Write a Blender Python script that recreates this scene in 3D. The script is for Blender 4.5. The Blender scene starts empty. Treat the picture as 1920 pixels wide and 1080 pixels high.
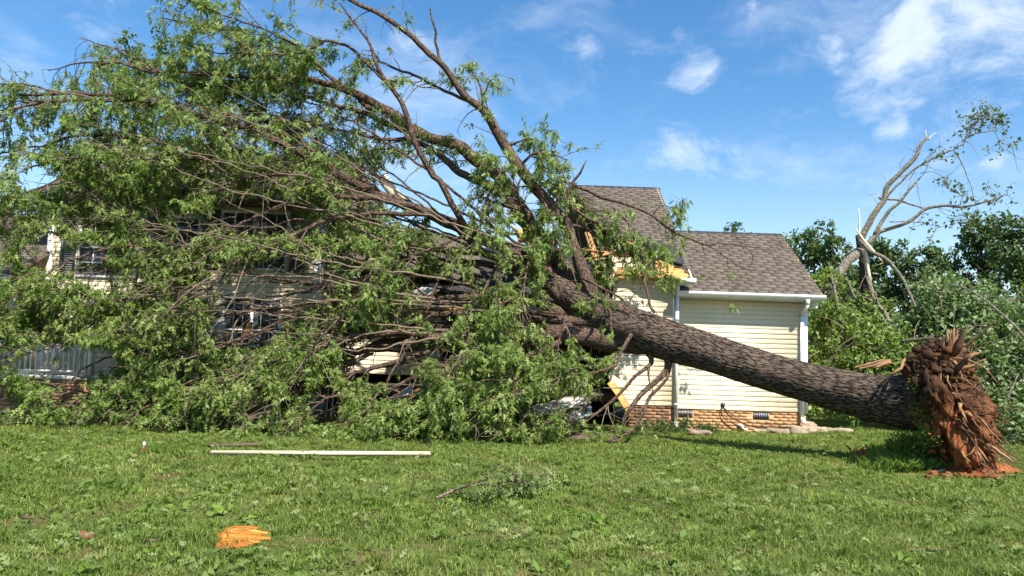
import bpy, math, random
import numpy as np
from mathutils import Vector, Matrix, noise as mnoise

random.seed(7)
RNG = np.random.default_rng(11)
R = math.radians
scene = bpy.context.scene
COL = scene.collection

# ------------------------------------------------------------------ camera
F = 1387.0                       # focal length in photo pixels (26 mm equivalent)
CAM = np.array([0.0, 0.0, 1.6])
PITCH, ROLL = R(5.03), R(1.9)
_cm = Matrix.Rotation(math.pi / 2 + PITCH, 3, 'X') @ Matrix.Rotation(ROLL, 3, 'Z')
CMAT = np.array(_cm)
cam_data = bpy.data.cameras.new('camera')
cam_data.sensor_width = 36.0
cam_data.lens = F / 1920 * 36.0
cam_data.clip_start = 0.05
cam_data.clip_end = 2000
cam = bpy.data.objects.new('camera', cam_data)
cam.matrix_world = Matrix.Translation(Vector(CAM)) @ _cm.to_4x4()
COL.objects.link(cam)
scene.camera = cam


def at(px, py, Y):
    """point of the place that stands Y metres ahead along the sight line of a photo pixel"""
    d = CMAT @ np.array([(px - 960) / F, -(py - 540) / F, -1.0])
    return CAM + d * (Y / d[1])


def gnd(px, py, lift=0.0):
    d = CMAT @ np.array([(px - 960) / F, -(py - 540) / F, -1.0])
    p = CAM + d * (-(CAM[2] - lift) / d[2])
    return p


def ray(px, py):
    d = CMAT @ np.array([(px - 960) / F, -(py - 540) / F, -1.0])
    return d / np.linalg.norm(d)


# ------------------------------------------------------------------ sun, sky, exposure
SUN_EL, SUN_AZ = R(52), R(150)
SUN_STRENGTH, SKY_STRENGTH = 5.0, 0.064
scene.view_settings.view_transform = 'Standard'
scene.view_settings.look = 'None'
scene.view_settings.exposure = 0.95
scene.view_settings.gamma = 1.0
scene.view_settings.use_curve_mapping = False
scene.cycles.max_bounces = 6
scene.cycles.diffuse_bounces = 2
scene.cycles.glossy_bounces = 2
scene.cycles.transmission_bounces = 4
scene.cycles.transparent_max_bounces = 6

sd = bpy.data.lights.new('sun', 'SUN')
sd.energy = SUN_STRENGTH
sd.angle = R(0.53)
sd.color = (1.0, 0.94, 0.82)
sun = bpy.data.objects.new('sun', sd)
tosun = Vector((math.sin(SUN_AZ) * math.cos(SUN_EL), math.cos(SUN_AZ) * math.cos(SUN_EL), math.sin(SUN_EL)))
sun.rotation_euler = tosun.to_track_quat('Z', 'Y').to_euler()
sun.location = tosun * 40
COL.objects.link(sun)


class NT:
    """tiny node-tree writer"""
    def __init__(self, tree):
        self.t = tree
        tree.nodes.clear()

    def n(self, typ, props=None, **ins):
        nd = self.t.nodes.new(typ)
        for k, v in (props or {}).items():
            setattr(nd, k, v)
        for k, v in ins.items():
            key = int(k[1:]) if k[0] == '_' and k[1:].isdigit() else k.replace('_', ' ')
            self.put(nd.inputs[key], v)
        return nd

    def put(self, sock, v):
        if isinstance(v, bpy.types.NodeSocket):
            self.t.links.new(v, sock)
        elif isinstance(v, bpy.types.Node):
            self.t.links.new(v.outputs[0], sock)
        else:
            sock.default_value = v

    def math(self, op, a, b=0.0, c=0.0, clamp=False):
        nd = self.t.nodes.new('ShaderNodeMath')
        nd.operation = op
        nd.use_clamp = clamp
        self.put(nd.inputs[0], a)
        self.put(nd.inputs[1], b)
        self.put(nd.inputs[2], c)
        return nd.outputs[0]

    def vmath(self, op, a, b=(0, 0, 0), out=0):
        nd = self.t.nodes.new('ShaderNodeVectorMath')
        nd.operation = op
        self.put(nd.inputs[0], a)
        self.put(nd.inputs[1], b)
        return nd.outputs[out]

    def mix(self, fac, a, b, blend='MIX'):
        nd = self.t.nodes.new('ShaderNodeMix')
        nd.data_type = 'RGBA'
        nd.blend_type = blend
        self.put(nd.inputs[0], fac)
        self.put(nd.inputs[6], a if not isinstance(a, tuple) else (*a[:3], 1))
        self.put(nd.inputs[7], b if not isinstance(b, tuple) else (*b[:3], 1))
        return nd.outputs[2]

    def noise(self, vec, scale, detail=4.0, rough=0.55, dist=0.0):
        nd = self.n('ShaderNodeTexNoise')
        if vec is not None:
            self.put(nd.inputs['Vector'], vec)
        nd.inputs['Scale'].default_value = scale
        nd.inputs['Detail'].default_value = detail
        nd.inputs['Roughness'].default_value = rough
        nd.inputs['Distortion'].default_value = dist
        return nd.outputs['Fac']

    def ramp(self, fac, stops, interp='LINEAR'):
        nd = self.n('ShaderNodeValToRGB')
        cr = nd.color_ramp
        cr.interpolation = interp
        while len(cr.elements) < len(stops):
            cr.elements.new(0.5)
        for e, (p, c) in zip(cr.elements, stops):
            e.position = p
            e.color = (*c[:3], 1) if isinstance(c, tuple) else (c, c, c, 1)
        self.put(nd.inputs[0], fac)
        return nd.outputs[0]

    def sstep(self, x, lo, hi):
        nd = self.n('ShaderNodeMapRange', {'interpolation_type': 'SMOOTHSTEP'})
        self.put(nd.inputs[0], x)
        nd.inputs[1].default_value = lo
        nd.inputs[2].default_value = hi
        return nd.outputs[0]


world = bpy.data.worlds.new('World')
scene.world = world
world.use_nodes = True
w = NT(world.node_tree)
sky = w.n('ShaderNodeTexSky', {'sky_type': 'NISHITA', 'sun_disc': False, 'sun_elevation': SUN_EL, 'sun_rotation': SUN_AZ,
                               'altitude': 200.0, 'air_density': 1.15, 'dust_density': 0.25, 'ozone_density': 2.6})
dirv = w.n('ShaderNodeTexCoord').outputs['Generated']
hsv = w.n('ShaderNodeHueSaturation', Hue=0.5, Saturation=1.28, Value=1.55, Fac=1.0, Color=sky.outputs[0])
# cumulus puffs: direction, angular radius, weight
warp = w.n('ShaderNodeTexNoise', Vector=dirv, Scale=7.0, Detail=4.0)
wv = w.vmath('SCALE', w.vmath('SUBTRACT', warp.outputs['Color'], (0.5, 0.5, 0.5)))
wv.node.inputs['Scale'].default_value = 0.10
wd = w.vmath('ADD', dirv, wv)
puffs = [(1720, 85, .105, 1.0), (1850, 40, .15, .85), (1800, 190, .10, .55), (1550, 72, .045, .8), (1500, 92, .035, .55), (1298, 134, .034, .75),
         (1405, 32, .03, .7), (1690, 228, .032, .8), (1445, 118, .026, .6), (1275, 40, .03, .5), (1085, 100, .035, .4),
         (1285, 298, .06, .42), (1225, 330, .05, .36), (1640, 205, .024, .6), (1530, 0, .05, .6), (1868, 316, .025, .55), (760, 30, .05, .4),
         (1450, 355, .07, .34), (1060, 262, .06, .34), (1730, 190, .03, .6)]
tot = None
for px, py, rad, wt in puffs:
    c = ray(px, py)
    dd = w.vmath('DISTANCE', wd, tuple(c), out=1)
    m = w.math('MULTIPLY', w.math('SUBTRACT', 1.0, w.math('DIVIDE', dd, rad), clamp=True), wt)
    tot = m if tot is None else w.math('MAXIMUM', tot, m)
stretch = w.vmath('MULTIPLY', wd, (1.0, 1.0, 2.0))
fb = w.noise(stretch, 8.0, 10.0, 0.66)
cirrus = w.noise(w.vmath('MULTIPLY', wd, (1.3, 1.3, 3.2)), 2.6, 8.0, 0.62)
dens = w.sstep(w.math('ADD', w.math('MULTIPLY', tot, 0.80), w.math('MULTIPLY', w.math('SUBTRACT', fb, 0.5), 2.1)), 0.10, 0.95)
thin = w.math('MULTIPLY', w.sstep(cirrus, 0.47, 0.80), 0.5)
zz = w.n('ShaderNodeSeparateXYZ', Vector=dirv).outputs['Z']
hz = w.math('MULTIPLY', w.math('SUBTRACT', 1.0, w.sstep(zz, -0.02, 0.34)), 0.34)
cov = w.math('MAXIMUM', w.math('MAXIMUM', w.math('MULTIPLY', dens, 0.78), thin), hz)
skycol = w.mix(cov, hsv.outputs[0], (8.4, 9.3, 10.4))
bg = w.n('ShaderNodeBackground', Color=skycol, Strength=SKY_STRENGTH)
w.n('ShaderNodeOutputWorld', Surface=bg)


# ------------------------------------------------------------------ materials
def material(name, build, disp=False):
    m = bpy.data.materials.new(name)
    m.use_nodes = True
    b = NT(m.node_tree)
    sh = build(b)
    b.n('ShaderNodeOutputMaterial', Surface=sh)
    return m


def principled(b, col, rough=0.6, bump=None, bstr=0.4, bdist=0.01, spec=0.5, metal=0.0):
    p = b.n('ShaderNodeBsdfPrincipled')
    b.put(p.inputs['Base Color'], col if not isinstance(col, tuple) else (*col[:3], 1))
    b.put(p.inputs['Roughness'], rough)
    p.inputs['Specular IOR Level'].default_value = spec
    p.inputs['Metallic'].default_value = metal
    if bump is not None:
        bn = b.n('ShaderNodeBump', Strength=bstr, Distance=bdist, Height=bump)
        b.put(p.inputs['Normal'], bn.outputs[0])
    return p.outputs[0]


def obco(b):
    return b.n('ShaderNodeTexCoord').outputs['Object']


def geo(b):
    return b.n('ShaderNodeNewGeometry').outputs['Position']


def rnd_attr(b):
    return b.n('ShaderNodeAttribute', {'attribute_name': 'rnd'}).outputs['Fac']


def objrnd(b):
    return b.n('ShaderNodeObjectInfo').outputs['Random']


def leaf_mat(name, dark, mid, light, trans=0.35, rough=0.42, spec=0.5, ttint=(0.25, 0.42, 0.04)):
    def build(b):
        r = rnd_attr(b)
        nz = b.noise(geo(b), 0.9, 3)
        k = b.math('ADD', b.math('MULTIPLY', r, 0.72), b.math('MULTIPLY', b.math('SUBTRACT', nz, 0.36), 0.9), clamp=True)
        c = b.ramp(k, [(0.0, dark), (0.5, mid), (1.0, light)])
        p = b.n('ShaderNodeBsdfPrincipled')
        b.put(p.inputs['Base Color'], c)
        p.inputs['Roughness'].default_value = rough
        p.inputs['Specular IOR Level'].default_value = spec
        t = b.n('ShaderNodeBsdfTranslucent', Color=b.mix(0.55, c, ttint))
        return b.n('ShaderNodeMixShader', _0=trans, _1=p.outputs[0], _2=t.outputs[0]).outputs[0]
    return material(name, build)


M = {}
M['oak_leaf'] = leaf_mat('oak_leaf', (.044, .084, .012), (.148, .218, .038), (.32, .385, .125), 0.36, 0.5, 0.35)
M['pale_leaf'] = leaf_mat('pale_leaf', (.050, .092, .024), (.12, .185, .058), (.23, .29, .13), 0.28, 0.5)
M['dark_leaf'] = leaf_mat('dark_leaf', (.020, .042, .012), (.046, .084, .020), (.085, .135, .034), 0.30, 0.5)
M['grass'] = leaf_mat('grass_blade', (.070, .116, .015), (.150, .215, .036), (.33, .345, .115), 0.28, 0.6, 0.25, (.3, .40, .06))
M['weed'] = leaf_mat('weed_leaf', (.055, .10, .014), (.115, .185, .026), (.19, .275, .05), 0.3, 0.55, .25)
M['litter'] = leaf_mat('fallen_leaf', (.06, .10, .024), (.14, .19, .055), (.27, .31, .14), 0.25, 0.75, .12)


def bark_mat(name, c0, c1, c2, scale=1.0, bstr=0.9, moss=0.0):
    def build(b):
        v = b.n('ShaderNodeAttribute', {'attribute_name': 'bark'}).outputs['Vector']
        sv = b.vmath('MULTIPLY', v, (60 * scale, 60 * scale, 8 * scale))
        n1 = b.noise(sv, 1.0, 6, 0.65, 0.6)
        n2 = b.noise(b.vmath('MULTIPLY', v, (1, 1, .45)), 5.0, 5, .65)
        vor = b.n('ShaderNodeTexVoronoi', {'feature': 'DISTANCE_TO_EDGE'}, Vector=b.vmath('ADD', b.vmath('MULTIPLY', v, (44 * scale, 44 * scale, 5.0 * scale)), n1), Scale=1.0)
        crack = b.sstep(vor.outputs['Distance'], 0.0, 0.22)
        h = b.math('MULTIPLY', crack, b.math('ADD', 0.35, n1))
        c = b.ramp(b.math('ADD', b.math('MULTIPLY', h, 0.58), b.math('MULTIPLY', n2, 0.42)), [(0.16, c0), (0.46, c1), (0.74, c2)])
        if moss:
            c = b.mix(b.math('MULTIPLY', b.sstep(b.noise(v, 5.0, 4), 0.52, 0.7), moss), c, (.11, .13, .045))
        return principled(b, c, 0.88, h, bstr, 0.02, 0.25)
    return material(name, build)


M['bark'] = bark_mat('oak_bark', (.010, .007, .0055), (.066, .045, .033), (.205, .150, .112), 1.0, 1.0)
M['branch_bark'] = bark_mat('branch_bark', (.016, .009, .007), (.088, .052, .037), (.27, .18, .135), 1.8, 0.8)
M['twig'] = bark_mat('twig_bark', (.05, .036, .026), (.16, .115, .08), (.30, .235, .17), 3.0, 0.3)
M['grey_bark'] = bark_mat('grey_bark', (.05, .042, .034), (.17, .145, .11), (.36, .32, .25), 1.6, 0.6, 0.45)
M['dark_bark'] = bark_mat('dark_bark', (.018, .013, .010), (.055, .042, .030), (.12, .095, .07), 1.2, 0.8, 0.3)


def wood_mat(name, c0, c1, rough=0.7):
    def build(b):
        o = obco(b)
        n1 = b.noise(b.vmath('MULTIPLY', o, (3.0, 3.0, 26.0)), 2.2, 5, 0.6, 0.8)
        n2 = b.noise(o, 6.0, 4)
        c = b.mix(b.math('ADD', b.math('MULTIPLY', n1, 0.8), b.math('MULTIPLY', n2, 0.35), clamp=True), c0, c1)
        return principled(b, c, rough, n1, 0.35, 0.01, 0.3)
    return material(name, build)




def split_build(b):
    o = obco(b)
    n1 = b.noise(b.vmath('MULTIPLY', o, (5.0, 60.0, 60.0)), 1.0, 5, .65, .6)
    n2 = b.noise(o, 9.0, 4)
    k = b.math('ADD', b.math('MULTIPLY', n1, .55), b.math('MULTIPLY', rnd_attr(b), .5))
    c = b.ramp(k, [(.2, (.24, .075, .012)), (.5, (.45, .155, .020)), (.85, (.62, .29, .07))])
    c = b.mix(b.math('MULTIPLY', b.sstep(n2, .55, .72), .5), c, (.26, .11, .04))
    return principled(b, c, .75, n1, .6, .01, .25)


M['split_wood'] = material('split_wood', split_build)
M['lumber'] = wood_mat('lumber', (.34, .165, .06), (.56, .32, .13))
M['pale_wood'] = wood_mat('pale_wood', (.52, .42, .28), (.82, .72, .55))
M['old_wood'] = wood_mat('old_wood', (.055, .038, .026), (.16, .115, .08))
M['root_wood'] = wood_mat('root_wood', (.13, .06, .028), (.40, .22, .105))
M['root_dark'] = wood_mat('root_dark', (.05, .028, .018), (.17, .09, .05))


def osb(b):
    o = obco(b)
    vo = b.n('ShaderNodeTexVoronoi', Vector=b.vmath('MULTIPLY', o, (1, 1, 2.2)), Scale=22.0)
    n = b.noise(o, 40, 3)
    g = b.n('ShaderNodeSeparateColor', Color=vo.outputs['Color']).outputs[0]
    c = b.ramp(b.math('ADD', b.math('MULTIPLY', g, 0.7), b.math('MULTIPLY', n, 0.3)), [(0, (.36, .16, .045)), (.5, (.56, .28, .09)), (1, (.74, .45, .19))])
    return principled(b, c, 0.75, n, 0.3, 0.01, 0.3)


M['osb'] = material('sheathing_board', osb)


def siding(b):
    p = geo(b)
    st = b.noise(b.vmath('MULTIPLY', p, (1.2, 1.2, .35)), 2.0, 5, 0.65)
    fine = b.noise(p, 34, 3)
    c = b.mix(b.math('MULTIPLY', b.sstep(st, 0.45, 0.8), 0.45), (.72, .615, .425), (.57, .465, .31))
    c = b.mix(b.math('MULTIPLY', objrnd(b), 0.16), c, (.62, .51, .33))
    zc = b.n('ShaderNodeSeparateXYZ', Vector=p).outputs['Z']
    mud = b.math('MULTIPLY', b.sstep(zc, 1.15, .5), b.sstep(b.noise(p, 6, 5, .7), .40, .68))
    c = b.mix(b.math('MULTIPLY', mud, .42), c, (.36, .27, .16))
    sp = b.sstep(b.noise(b.vmath('MULTIPLY', p, (1, 1, 1.6)), 17, 2, .5), 0.70, 0.76)
    c = b.mix(b.math('MULTIPLY', sp, 0.6), c, (.13, .12, .06))
    return principled(b, c, 0.5, fine, 0.12, 0.004, 0.4)


M['siding'] = material('cream_siding', siding)


def plain(name, col, rough=0.5, var=0.12, scale=8.0, spec=0.5, metal=0.0, dirt=None, bstr=0.15):
    def build(b):
        p = geo(b)
        n = b.noise(p, scale, 5, 0.6)
        d = tuple(x * (1 - 2.2 * var) for x in col) if dirt is None else dirt
        c = b.mix(b.math('MULTIPLY', b.sstep(n, 0.42, 0.75), min(1, var * 5)), col, d)
        return principled(b, c, rough, n, bstr, 0.006, spec, metal)
    return material(name, build)


M['white_trim'] = plain('white_trim', (.78, .78, .76), 0.45, 0.1, 5.0, dirt=(.52, .50, .45))
M['white_board'] = plain('white_board', (.62, .58, .49), 0.55, 0.14, 7.0, dirt=(.45, .41, .33))
M['cream_board'] = plain('cream_board', (.60, .52, .35), 0.6, 0.12, 5.0, dirt=(.5, .43, .3))
M['shutter'] = plain('grey_shutter', (.115, .125, .13), 0.6, 0.1)
M['black_metal'] = plain('black_metal', (.018, .018, .018), 0.6, 0.1)
M['felt'] = plain('roofing_felt', (.022, .023, .026), 0.75, 0.15, 12, bstr=.5)
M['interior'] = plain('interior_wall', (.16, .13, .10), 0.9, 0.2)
M['crawl_shade'] = plain('crawl_space', (.03, .025, .02), 0.95, 0.2)  # near-black colour carries the shade of the crawl space
M['fabric'] = plain('insulation', (.58, .58, .56), 0.85, 0.15, 10)
M['steel'] = plain('steel', (.42, .42, .43), 0.4, 0.15, metal=0.7)
M['red_paint'] = plain('red_paint', (.28, .045, .035), 0.5, 0.15)
M['black_cable'] = plain('black_cable', (.05, .042, .036), 0.6, 0.1)
M['mortar'] = plain('mortar', (.46, .275, .145), 0.95, 0.1, 30, .2)


def glass_build(b):
    n = b.noise(geo(b), 1.3, 3)
    c = b.ramp(n, [(0.35, (.015, .02, .026)), (0.7, (.06, .07, .085))])
    return principled(b, c, 0.06, None, spec=0.9)


M['glass'] = material('window_glass', glass_build)


def brick_build(c0, c1, c2):
    def build(b):
        r = objrnd(b)
        p = geo(b)
        n = b.noise(p, 26, 5, .6)
        blot = b.noise(p, 2.3, 3)
        c = b.ramp(b.math('ADD', b.math('MULTIPLY', r, .65), b.math('MULTIPLY', n, .35)), [(0, c0), (.5, c1), (1, c2)])
        c = b.mix(b.math('MULTIPLY', b.sstep(blot, .5, .75), .35), c, c0)
        return principled(b, c, .9, n, .4, .006, .25)
    return build


M['brick_tan'] = material('tan_brick', brick_build((.44, .235, .11), (.49, .27, .133), (.52, .30, .155)))
M['brick_brown'] = material('brown_brick', brick_build((.10, .055, .036), (.24, .13, .075), (.38, .22, .13)))


def shingle_build(b):
    r = b.math('ADD', b.math('MULTIPLY', objrnd(b), 1.0), rnd_attr(b))
    r = b.math('FRACT', r)
    p = geo(b)
    n = b.noise(p, 90, 3, .7)
    streak = b.noise(b.vmath('MULTIPLY', p, (3.2, .5, .5)), 1.4, 5, .65)
    c = b.ramp(b.math('ADD', b.math('ADD', .08, b.math('MULTIPLY', r, .28)), b.math('MULTIPLY', n, .5)), [(.1, (.082, .066, .052)), (.5, (.128, .106, .086)), (.9, (.185, .158, .13))])
    c = b.mix(b.math('MULTIPLY', b.sstep(streak, .5, .74), .6), c, (.055, .046, .038))
    return principled(b, c, .92, n, .5, .004, .2)


M['shingle'] = material('asphalt_shingle', shingle_build)


def soil_build(b):
    p = geo(b)
    n = b.noise(p, 7, 8, .7)
    big = b.noise(p, 1.7, 4)
    z = b.n('ShaderNodeSeparateXYZ', Vector=p).outputs['Z']
    k = b.math('ADD', b.sstep(z, 1.35, .35), b.math('MULTIPLY', b.math('SUBTRACT', big, .5), 2.2), clamp=True)
    dark = b.ramp(n, [(.3, (.020, .012, .008)), (.7, (.095, .052, .030))])
    clay = b.ramp(n, [(.3, (.15, .046, .018)), (.7, (.42, .155, .062))])
    c = b.mix(k, dark, clay)
    return principled(b, c, .97, n, 1.0, .05, .1)


M['soil'] = material('clay_soil', soil_build)


def lawn_build(b):
    p = geo(b)
    n = b.noise(p, 1.1, 6, .6)
    f = b.noise(p, 22, 5, .7)
    c = b.ramp(b.math('ADD', b.math('MULTIPLY', n, .5), b.math('MULTIPLY', f, .5)),
               [(.3, (.045, .062, .014)), (.52, (.085, .112, .024)), (.7, (.15, .13, .05))])
    y = b.n('ShaderNodeSeparateXYZ', Vector=p).outputs['Y']
    bare = b.sstep(b.noise(p, 1.4, 5, .65), .50, .66)
    c = b.mix(b.math('MULTIPLY', bare, .75), c, (.17, .105, .058))
    return principled(b, c, .95, f, .8, .04, .15)


M['lawn'] = material('lawn_ground', lawn_build)


def stone_build(b):
    p = geo(b)
    n = b.noise(p, 9, 6, .65)
    c = b.ramp(b.math('ADD', b.math('MULTIPLY', n, .7), b.math('MULTIPLY', objrnd(b), .3)), [(.3, (.17, .13, .09)), (.7, (.46, .37, .27))])
    return principled(b, c, .9, n, .6, .02, .2)


M['stone'] = material('flagstone', stone_build)
M['clod'] = plain('clod', (.19, .095, .055), .95, .2, 14, .1, bstr=.6)
M['dark_soil'] = plain('dark_soil', (.085, .05, .03), .97, .25, 9, .1, bstr=.8)


# ------------------------------------------------------------------ mesh helpers
class Buf:
    """collects vertices, faces and per-vertex attributes; build() links them as one mesh object"""
    def __init__(self):
        self.v, self.q, self.t, self.bk, self.rn = [], [], [], [], []
        self.n = 0

    def add(self, v, quads=None, tris=None, bark=None, rnd=None):
        v = np.asarray(v, dtype=np.float32).reshape(-1, 3)
        if quads is not None and len(quads):
            self.q.append(np.asarray(quads, dtype=np.int32) + self.n)
        if tris is not None and len(tris):
            self.t.append(np.asarray(tris, dtype=np.int32) + self.n)
        self.v.append(v)
        self.bk.append(np.asarray(bark, dtype=np.float32) if bark is not None else v.copy())
        if rnd is None:
            self.rn.append(np.full(len(v), random.random(), dtype=np.float32))
        else:
            self.rn.append(np.broadcast_to(np.asarray(rnd, dtype=np.float32), (len(v),)))
        self.n += len(v)

    def mesh(self, name, mat, smooth=False, origin=(0, 0, 0)):
        me = bpy.data.meshes.new(name)
        v = np.concatenate(self.v) - np.asarray(origin, dtype=np.float32)
        q = np.concatenate(self.q) if self.q else np.zeros((0, 4), np.int32)
        t = np.concatenate(self.t) if self.t else np.zeros((0, 3), np.int32)
        me.vertices.add(len(v))
        me.vertices.foreach_set('co', v.ravel())
        loops = np.concatenate([q.ravel(), t.ravel()])
        me.loops.add(len(loops))
        me.loops.foreach_set('vertex_index', loops)
        starts = np.concatenate([np.arange(len(q)) * 4, len(q) * 4 + np.arange(len(t)) * 3]).astype(np.int32)
        me.polygons.add(len(starts))
        me.polygons.foreach_set('loop_start', starts)
        if smooth:
            me.polygons.foreach_set('use_smooth', np.ones(len(starts), dtype=bool))
        a = me.attributes.new('bark', 'FLOAT_VECTOR', 'POINT')
        a.data.foreach_set('vector', np.concatenate(self.bk).ravel())
        a = me.attributes.new('rnd', 'FLOAT', 'POINT')
        a.data.foreach_set('value', np.concatenate(self.rn).ravel())
        me.update(calc_edges=True)
        me.materials.append(mat)
        return me

    def build(self, name, mat, parent=None, smooth=False, origin=None):
        if origin is None:
            origin = wloc(parent) if parent is not None else (0, 0, 0)
        o = bpy.data.objects.new(name, self.mesh(name, mat, smooth, origin))
        COL.objects.link(o)
        if parent is not None:
            o.parent = parent
            o.location = Vector(origin) - Vector(wloc(parent))
        else:
            o.location = origin
        WL[o.name] = tuple(float(x) for x in origin)
        return o


WL = {}


def wloc(o):
    return WL[o.name]


def thing(name, label, cat, loc, group=None):
    o = bpy.data.objects.new(name, None)
    o.empty_display_size = 0.3
    COL.objects.link(o)
    o.location = loc
    WL[o.name] = tuple(float(x) for x in loc)
    return tag(o, label, cat, group)


def tag(o, label, cat, group=None, kind=None):
    if label:
        o['label'] = label
    if cat:
        o['category'] = cat
    if group:
        o['group'] = group
    if kind:
        o['kind'] = kind
    return o


def stuff(o):
    o['kind'] = 'stuff'
    return o


def unit(v):
    v = np.asarray(v, float)
    return v / max(1e-9, np.linalg.norm(v))


def spline(pts, step):
    """Catmull-Rom through the points (any width), resampled about every step metres (first three columns)"""
    p = np.asarray(pts, float)
    P = np.vstack([2 * p[0] - p[1], p, 2 * p[-1] - p[-2]])
    out = []
    for i in range(1, len(P) - 2):
        L = np.linalg.norm(P[i + 1, :3] - P[i, :3])
        n = max(1, int(round(L / step)))
        for k in range(n):
            t = k / n
            a, b, c, d = P[i - 1], P[i], P[i + 1], P[i + 2]
            out.append(0.5 * ((2 * b) + (-a + c) * t + (2 * a - 5 * b + 4 * c - d) * t * t + (-a + 3 * b - 3 * c + d) * t ** 3))
    out.append(p[-1])
    return np.array(out)


def tube(buf, pts, rad, sides=8, cap=True, rough=0.0, seed=0.0, vscale=1.0, rnd=None):
    pts = np.asarray(pts, float)
    rad = np.asarray(rad, float)
    n = len(pts)
    tan = np.gradient(pts, axis=0)
    tan /= np.maximum(1e-9, np.linalg.norm(tan, axis=1))[:, None]
    u = np.cross(tan[0], (0, 0, 1.0))
    if np.linalg.norm(u) < 1e-3:
        u = np.array([1.0, 0, 0])
    u = unit(u)
    U = np.empty((n, 3))
    for i in range(n):
        u = u - tan[i] * np.dot(u, tan[i])
        u = u / max(1e-9, np.linalg.norm(u))
        U[i] = u
    V = np.cross(tan, U)
    a = np.arange(sides) / sides * 2 * math.pi
    ca, sa = np.cos(a), np.sin(a)
    length = np.concatenate([[0], np.cumsum(np.linalg.norm(np.diff(pts, axis=0), axis=1))])
    rr = np.repeat(rad[:, None], sides, axis=1)
    if rough:
        for i in range(n):
            for j in range(sides):
                r0 = rad[i]
                q = Vector((ca[j] * r0 * 4 + seed, sa[j] * r0 * 4, length[i] * 0.9))
                k = mnoise.noise(q) * .35
                s2 = Vector((ca[j] * r0 * 38 + seed, sa[j] * r0 * 38, length[i] * 4.6))
                k += (0.5 - abs(mnoise.noise(s2)) * 1.6) * 1.0
                k += (0.5 - abs(mnoise.noise(s2 * 2.3)) * 1.6) * .5
                rr[i, j] = r0 * (1 + rough * k * min(1.0, .12 / max(r0, .02) * 3))
    v = pts[:, None, :] + (U[:, None, :] * ca[None, :, None] + V[:, None, :] * sa[None, :, None]) * rr[:, :, None]
    idx = np.arange(n * sides).reshape(n, sides)
    j2 = np.roll(np.arange(sides), -1)
    q = np.stack([idx[:-1], idx[:-1][:, j2], idx[1:][:, j2], idx[1:]], axis=-1).reshape(-1, 4)
    bark = np.stack([np.broadcast_to(ca * 1.0, (n, sides)) * rad[:, None] + seed, np.broadcast_to(sa, (n, sides)) * rad[:, None],
                     np.broadcast_to(length[:, None], (n, sides)) * vscale], axis=-1).reshape(-1, 3)
    vv = v.reshape(-1, 3)
    tris = []
    if cap:
        c0, c1 = len(vv), len(vv) + 1
        vv = np.vstack([vv, pts[0], pts[-1]])
        bark = np.vstack([bark, [seed, 0, 0], [seed, 0, length[-1]]])
        for j in range(sides):
            k = (j + 1) % sides
            tris.append((c0, k, j))
            tris.append((c1, idx[-1, j], idx[-1, k]))
    buf.add(vv, q, tris, bark, rnd)


BOXQ = np.array([(0, 3, 2, 1), (4, 5, 6, 7), (0, 1, 5, 4), (1, 2, 6, 5), (2, 3, 7, 6), (3, 0, 4, 7)])


def box(buf, x0, x1, y0, y1, z0, z1, rnd=None):
    v = [(x0, y0, z0), (x1, y0, z0), (x1, y1, z0), (x0, y1, z0), (x0, y0, z1), (x1, y0, z1), (x1, y1, z1), (x0, y1, z1)]
    buf.add(v, BOXQ, rnd=rnd)


def bar(buf, a, b, w_, t_, up=(0, 0, 1), rnd=None):
    """rectangular timber from a to b"""
    a, b = np.asarray(a, float), np.asarray(b, float)
    d = unit(b - a)
    s = np.cross(d, up)
    if np.linalg.norm(s) < 1e-3:
        s = np.cross(d, (1, 0, 0))
    s = unit(s) * w_ / 2
    n = unit(np.cross(s, d)) * t_ / 2
    v = [a - s - n, a + s - n, b + s - n, b - s - n, a - s + n, a + s + n, b + s + n, b - s + n]
    buf.add(v, BOXQ, rnd=rnd)


def slab(buf, corners, thick, jag=0.0, seg=1):
    """plate from a 3-D polygon (any number of corners), extruded along its normal"""
    P = [np.asarray(c, float) for c in corners]
    if jag:
        out = []
        for i in range(len(P)):
            a, b = P[i], P[(i + 1) % len(P)]
            out.append(a)
            for k in range(1, seg):
                out.append(a + (b - a) * (k / seg) + RNG.normal(size=3) * jag)
        P = out
    P = np.array(P)
    c = P.mean(0)
    nrm = np.zeros(3)
    for i in range(len(P)):
        nrm += np.cross(P[i] - c, P[(i + 1) % len(P)] - c)
    nrm = unit(nrm) * thick
    k = len(P)
    v = np.vstack([P, P - nrm, c, c - nrm])
    tr = []
    for i in range(k):
        j = (i + 1) % k
        tr += [(i, j, 2 * k), (k + j, k + i, 2 * k + 1)]
    q = [(i, k + i, k + (i + 1) % k, (i + 1) % k) for i in range(k)]
    buf.add(v, q, tr)


# leaf templates: (x along, y across, z up) in units of the leaf length
OAK_V = np.array([(0, 0, 0), (.36, 0, .02), (.68, 0, -.02), (1, 0, -.16), (.34, .22, .07), (.68, .27, .03), (.9, .10, -.1), (.34, -.22, .07), (.68, -.27, .03), (.9, -.10, -.1)])
OAK_T = np.array([(0, 1, 4), (1, 2, 5), (2, 3, 6), (0, 7, 1), (1, 8, 2), (2, 9, 3)])
OVAL_V = np.array([(0, 0, 0), (.45, .28, .06), (.45, -.28, .06), (.5, 0, 0), (1, 0, -.16)])
OVAL_T = np.array([(0, 3, 1), (3, 4, 1), (0, 2, 3), (3, 2, 4)])
SLIM_V = np.array([(0, 0, 0), (.45, .14, .03), (.45, -.14, .03), (1, 0, -.2)])
SLIM_T = np.array([(0, 3, 1), (0, 2, 3)])


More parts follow.
